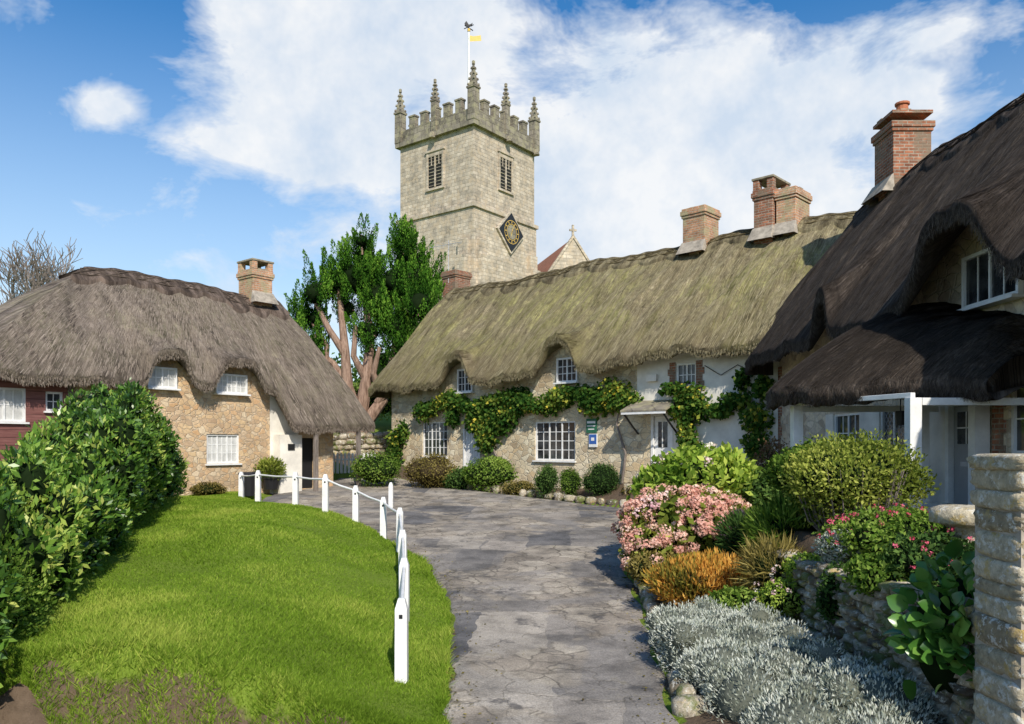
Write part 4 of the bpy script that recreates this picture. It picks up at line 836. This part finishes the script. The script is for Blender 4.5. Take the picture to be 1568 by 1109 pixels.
def bigleaf(name,cx,cy,cz,rx,rz,n,size,parent):
    V=[];F=[];vv=[]
    for i in range(n):
        d=rng.normal(size=3); d[1]-=.4; d[2]=abs(d[2])*1.0-.4; d/=np.linalg.norm(d); p=np.array([cx,cy,cz])+d*np.array([rx,rx*.8,rz])*rng.uniform(.55,1); L_=size*rng.uniform(.6,1.2)
        ax=d+np.array([0,0,.3])+rng.normal(size=3)*.35; ax/=np.linalg.norm(ax); nn=d*.6+np.array([0,-.3,.7])+rng.normal(size=3)*.3; sd=np.cross(ax,nn); sd/=np.linalg.norm(sd); up=np.cross(sd,ax); b=len(V)
        prof=[(0,.02),(.15,.28),(.35,.42),(.6,.42),(.82,.28),(1,.03)]
        for a,w in prof:
            c=p+ax*a*L_-up*(a**2)*.18*L_; V+= [c-sd*w*L_+up*w*.25*L_,c,c+sd*w*L_+up*w*.25*L_]
        r=float(np.clip(rng.normal(.45,.25),0,1))
        for k in range(5):
            F+=[(b+3*k,b+3*k+1,b+3*k+4,b+3*k+3),(b+3*k+1,b+3*k+2,b+3*k+5,b+3*k+4)]; vv+=[r,r]
    mesh_obj(name,np.array(V),np.array(F),L_big,parent,smooth=True,v=vv)
g=group('bergenia_plant'); core('core',[(3.30,5.8,.95,.34,.28,.5)],M_shade_core,g,.85); bigleaf('leaves',3.27,5.7,1.0,.42,.58,340,.145,g)
g=group('potted_plant'); mb=MB(); px,py=-7.7,25.0; z=.95
mb.frus(M_black,px,py,z,z+.35,.22,.3,14); mb.frus(M_black,px,py,z+.35,z+.4,.33,.33,14); mb.obj('pot',g); p,nr=shell([(px,py,z+.62,.42,.42,.34)],1600,.5,floor=False); leaves('leaves',p,nr,.12,.35,L_yel,g,outw=.7,up=.5)
g=group('waste_bin'); mb=MB(); px,py=-7.9,23.4; mb.frus(M_black,px,py,.85,1.5,.2,.26,12); mb.frus(M_black,px,py,1.5,1.56,.28,.24,12); mb.obj('bin',g)
rs('low_plant',-8.9,23.0,.5,.25,2500,.07,.4,L_olive)
n=1100; y=rng.uniform(6.5,20,n); side=rng.random(n)<.5; x=np.where(side,eL(y)+rng.exponential(.15,n),eR(y)-rng.exponential(.15,n)); p=np.stack([x,y,zp(y)+.03],-1); leaves('fallen_leaves',p,np.tile([0,0,1.],(n,1)),.035,.6,L_olive,None,outw=.0,jit=.2)

# ---------- world
w=bpy.data.worlds.new("World"); scene.world=w; w.use_nodes=True; nt=w.node_tree; bg=nt.nodes['Background']
sx_,sy_=.25,-.968; el=math.radians(38); az=math.atan2(sx_,sy_)
sky=nt.nodes.new('ShaderNodeTexSky'); sky.sky_type='NISHITA'; sky.sun_disc=False; sky.sun_elevation=el; sky.sun_rotation=az; sky.air_density=1.0; sky.dust_density=.6; sky.ozone_density=2.5
gen=tc(nt,'Generated'); sp=nt.nodes.new('ShaderNodeSeparateXYZ'); nt.links.new(gen,sp.inputs[0])
wn=noic(nt,gen,6,4); ws=nt.nodes.new('ShaderNodeSeparateColor'); nt.links.new(wn,ws.inputs[0])
A=mth(nt,'ADD',mth(nt,'ARCTAN2',sp.outputs[0],sp.outputs[1]),mth(nt,'MULTIPLY',mth(nt,'SUBTRACT',ws.outputs[0],.5),.12))
ER=mth(nt,'ARCSINE',sp.outputs[2])
E=mth(nt,'ADD',ER,mth(nt,'MULTIPLY',mth(nt,'SUBTRACT',ws.outputs[1],.5),.09))
tot=None
for a,e,ra,re,s in((-.27,.45,.09,.08,1.15),(-.17,.43,.13,.08,1.1),(-.20,.36,.15,.04,.9),(-.08,.50,.10,.05,.9),(.178,.389,.12,.09,1.15),(.10,.30,.17,.09,1.15),(.29,.44,.09,.04,.9),(.38,.384,.10,.035,1.0),(.27,.33,.14,.05,1.05),(.50,.44,.10,.024,.85),(.46,.39,.08,.022,.8),(-.493,.368,.033,.018,1.0),(-.30,.34,.08,.02,.6),(.35,.24,.28,.08,.9),(0,.18,.3,.10,.8)):
    d1=mth(nt,'POWER',mth(nt,'MULTIPLY',mth(nt,'SUBTRACT',A,a),1/ra),2.0); d2=mth(nt,'POWER',mth(nt,'MULTIPLY',mth(nt,'SUBTRACT',E,e),1/re),2.0)
    g_=mth(nt,'MULTIPLY',mth(nt,'EXPONENT',mth(nt,'MULTIPLY',mth(nt,'ADD',d1,d2),-.8)),s); tot=g_ if tot is None else mth(nt,'ADD',tot,g_)
n1=noi(nt,mapv(nt,gen,(1,1,1.8)),9,5,.65,.3)
dens=mth(nt,'ADD',tot,mth(nt,'MULTIPLY',mth(nt,'SUBTRACT',n1,.5),2.6))
mask=ramp(nt,dens,[(.25,0),(.75,.6),(1.0,.95)])
shade=mix(nt,ramp(nt,noi(nt,gen,7,5,.65),[(.35,0),(.6,1)]),(4.5,5.2,6.1),(6.5,6.6,6.7))
hs=nt.nodes.new('ShaderNodeHueSaturation'); hs.inputs['Saturation'].default_value=1.35; hs.inputs['Value'].default_value=1.1; nt.links.new(sky.outputs[0],hs.inputs['Color'])
haze=mth(nt,'POWER',mth(nt,'SUBTRACT',1.0,mth(nt,'DIVIDE',ER,.50,clamp=True)),1.4)
skyc=mix(nt,mth(nt,'MULTIPLY',haze,.95),hs.outputs[0],(5.3,6.2,6.8))
col=mix(nt,mask,skyc,shade); nt.links.new(col,bg.inputs[0]); bg.inputs[1].default_value=.145
sl=bpy.data.lights.new('sun','SUN'); sl.energy=5.0; sl.angle=math.radians(.6); sl.color=(1,.925,.81); so_=bpy.data.objects.new('sun',sl); lin(so_)
ts=Vector((sx_*math.cos(el),sy_*math.cos(el),math.sin(el))); so_.rotation_euler=ts.to_track_quat('Z','Y').to_euler(); so_.location=(0,0,40)
cam=bpy.data.cameras.new('camera'); cam.lens=27.55; cam.sensor_width=36; cam.shift_y=.08; cam.clip_end=5000; co=bpy.data.objects.new('camera',cam); lin(co); co.location=(0,0,2.4); co.rotation_euler=(math.pi/2,0,0); scene.camera=co
scene.view_settings.view_transform='Standard'; scene.view_settings.look='None'; scene.view_settings.exposure=0
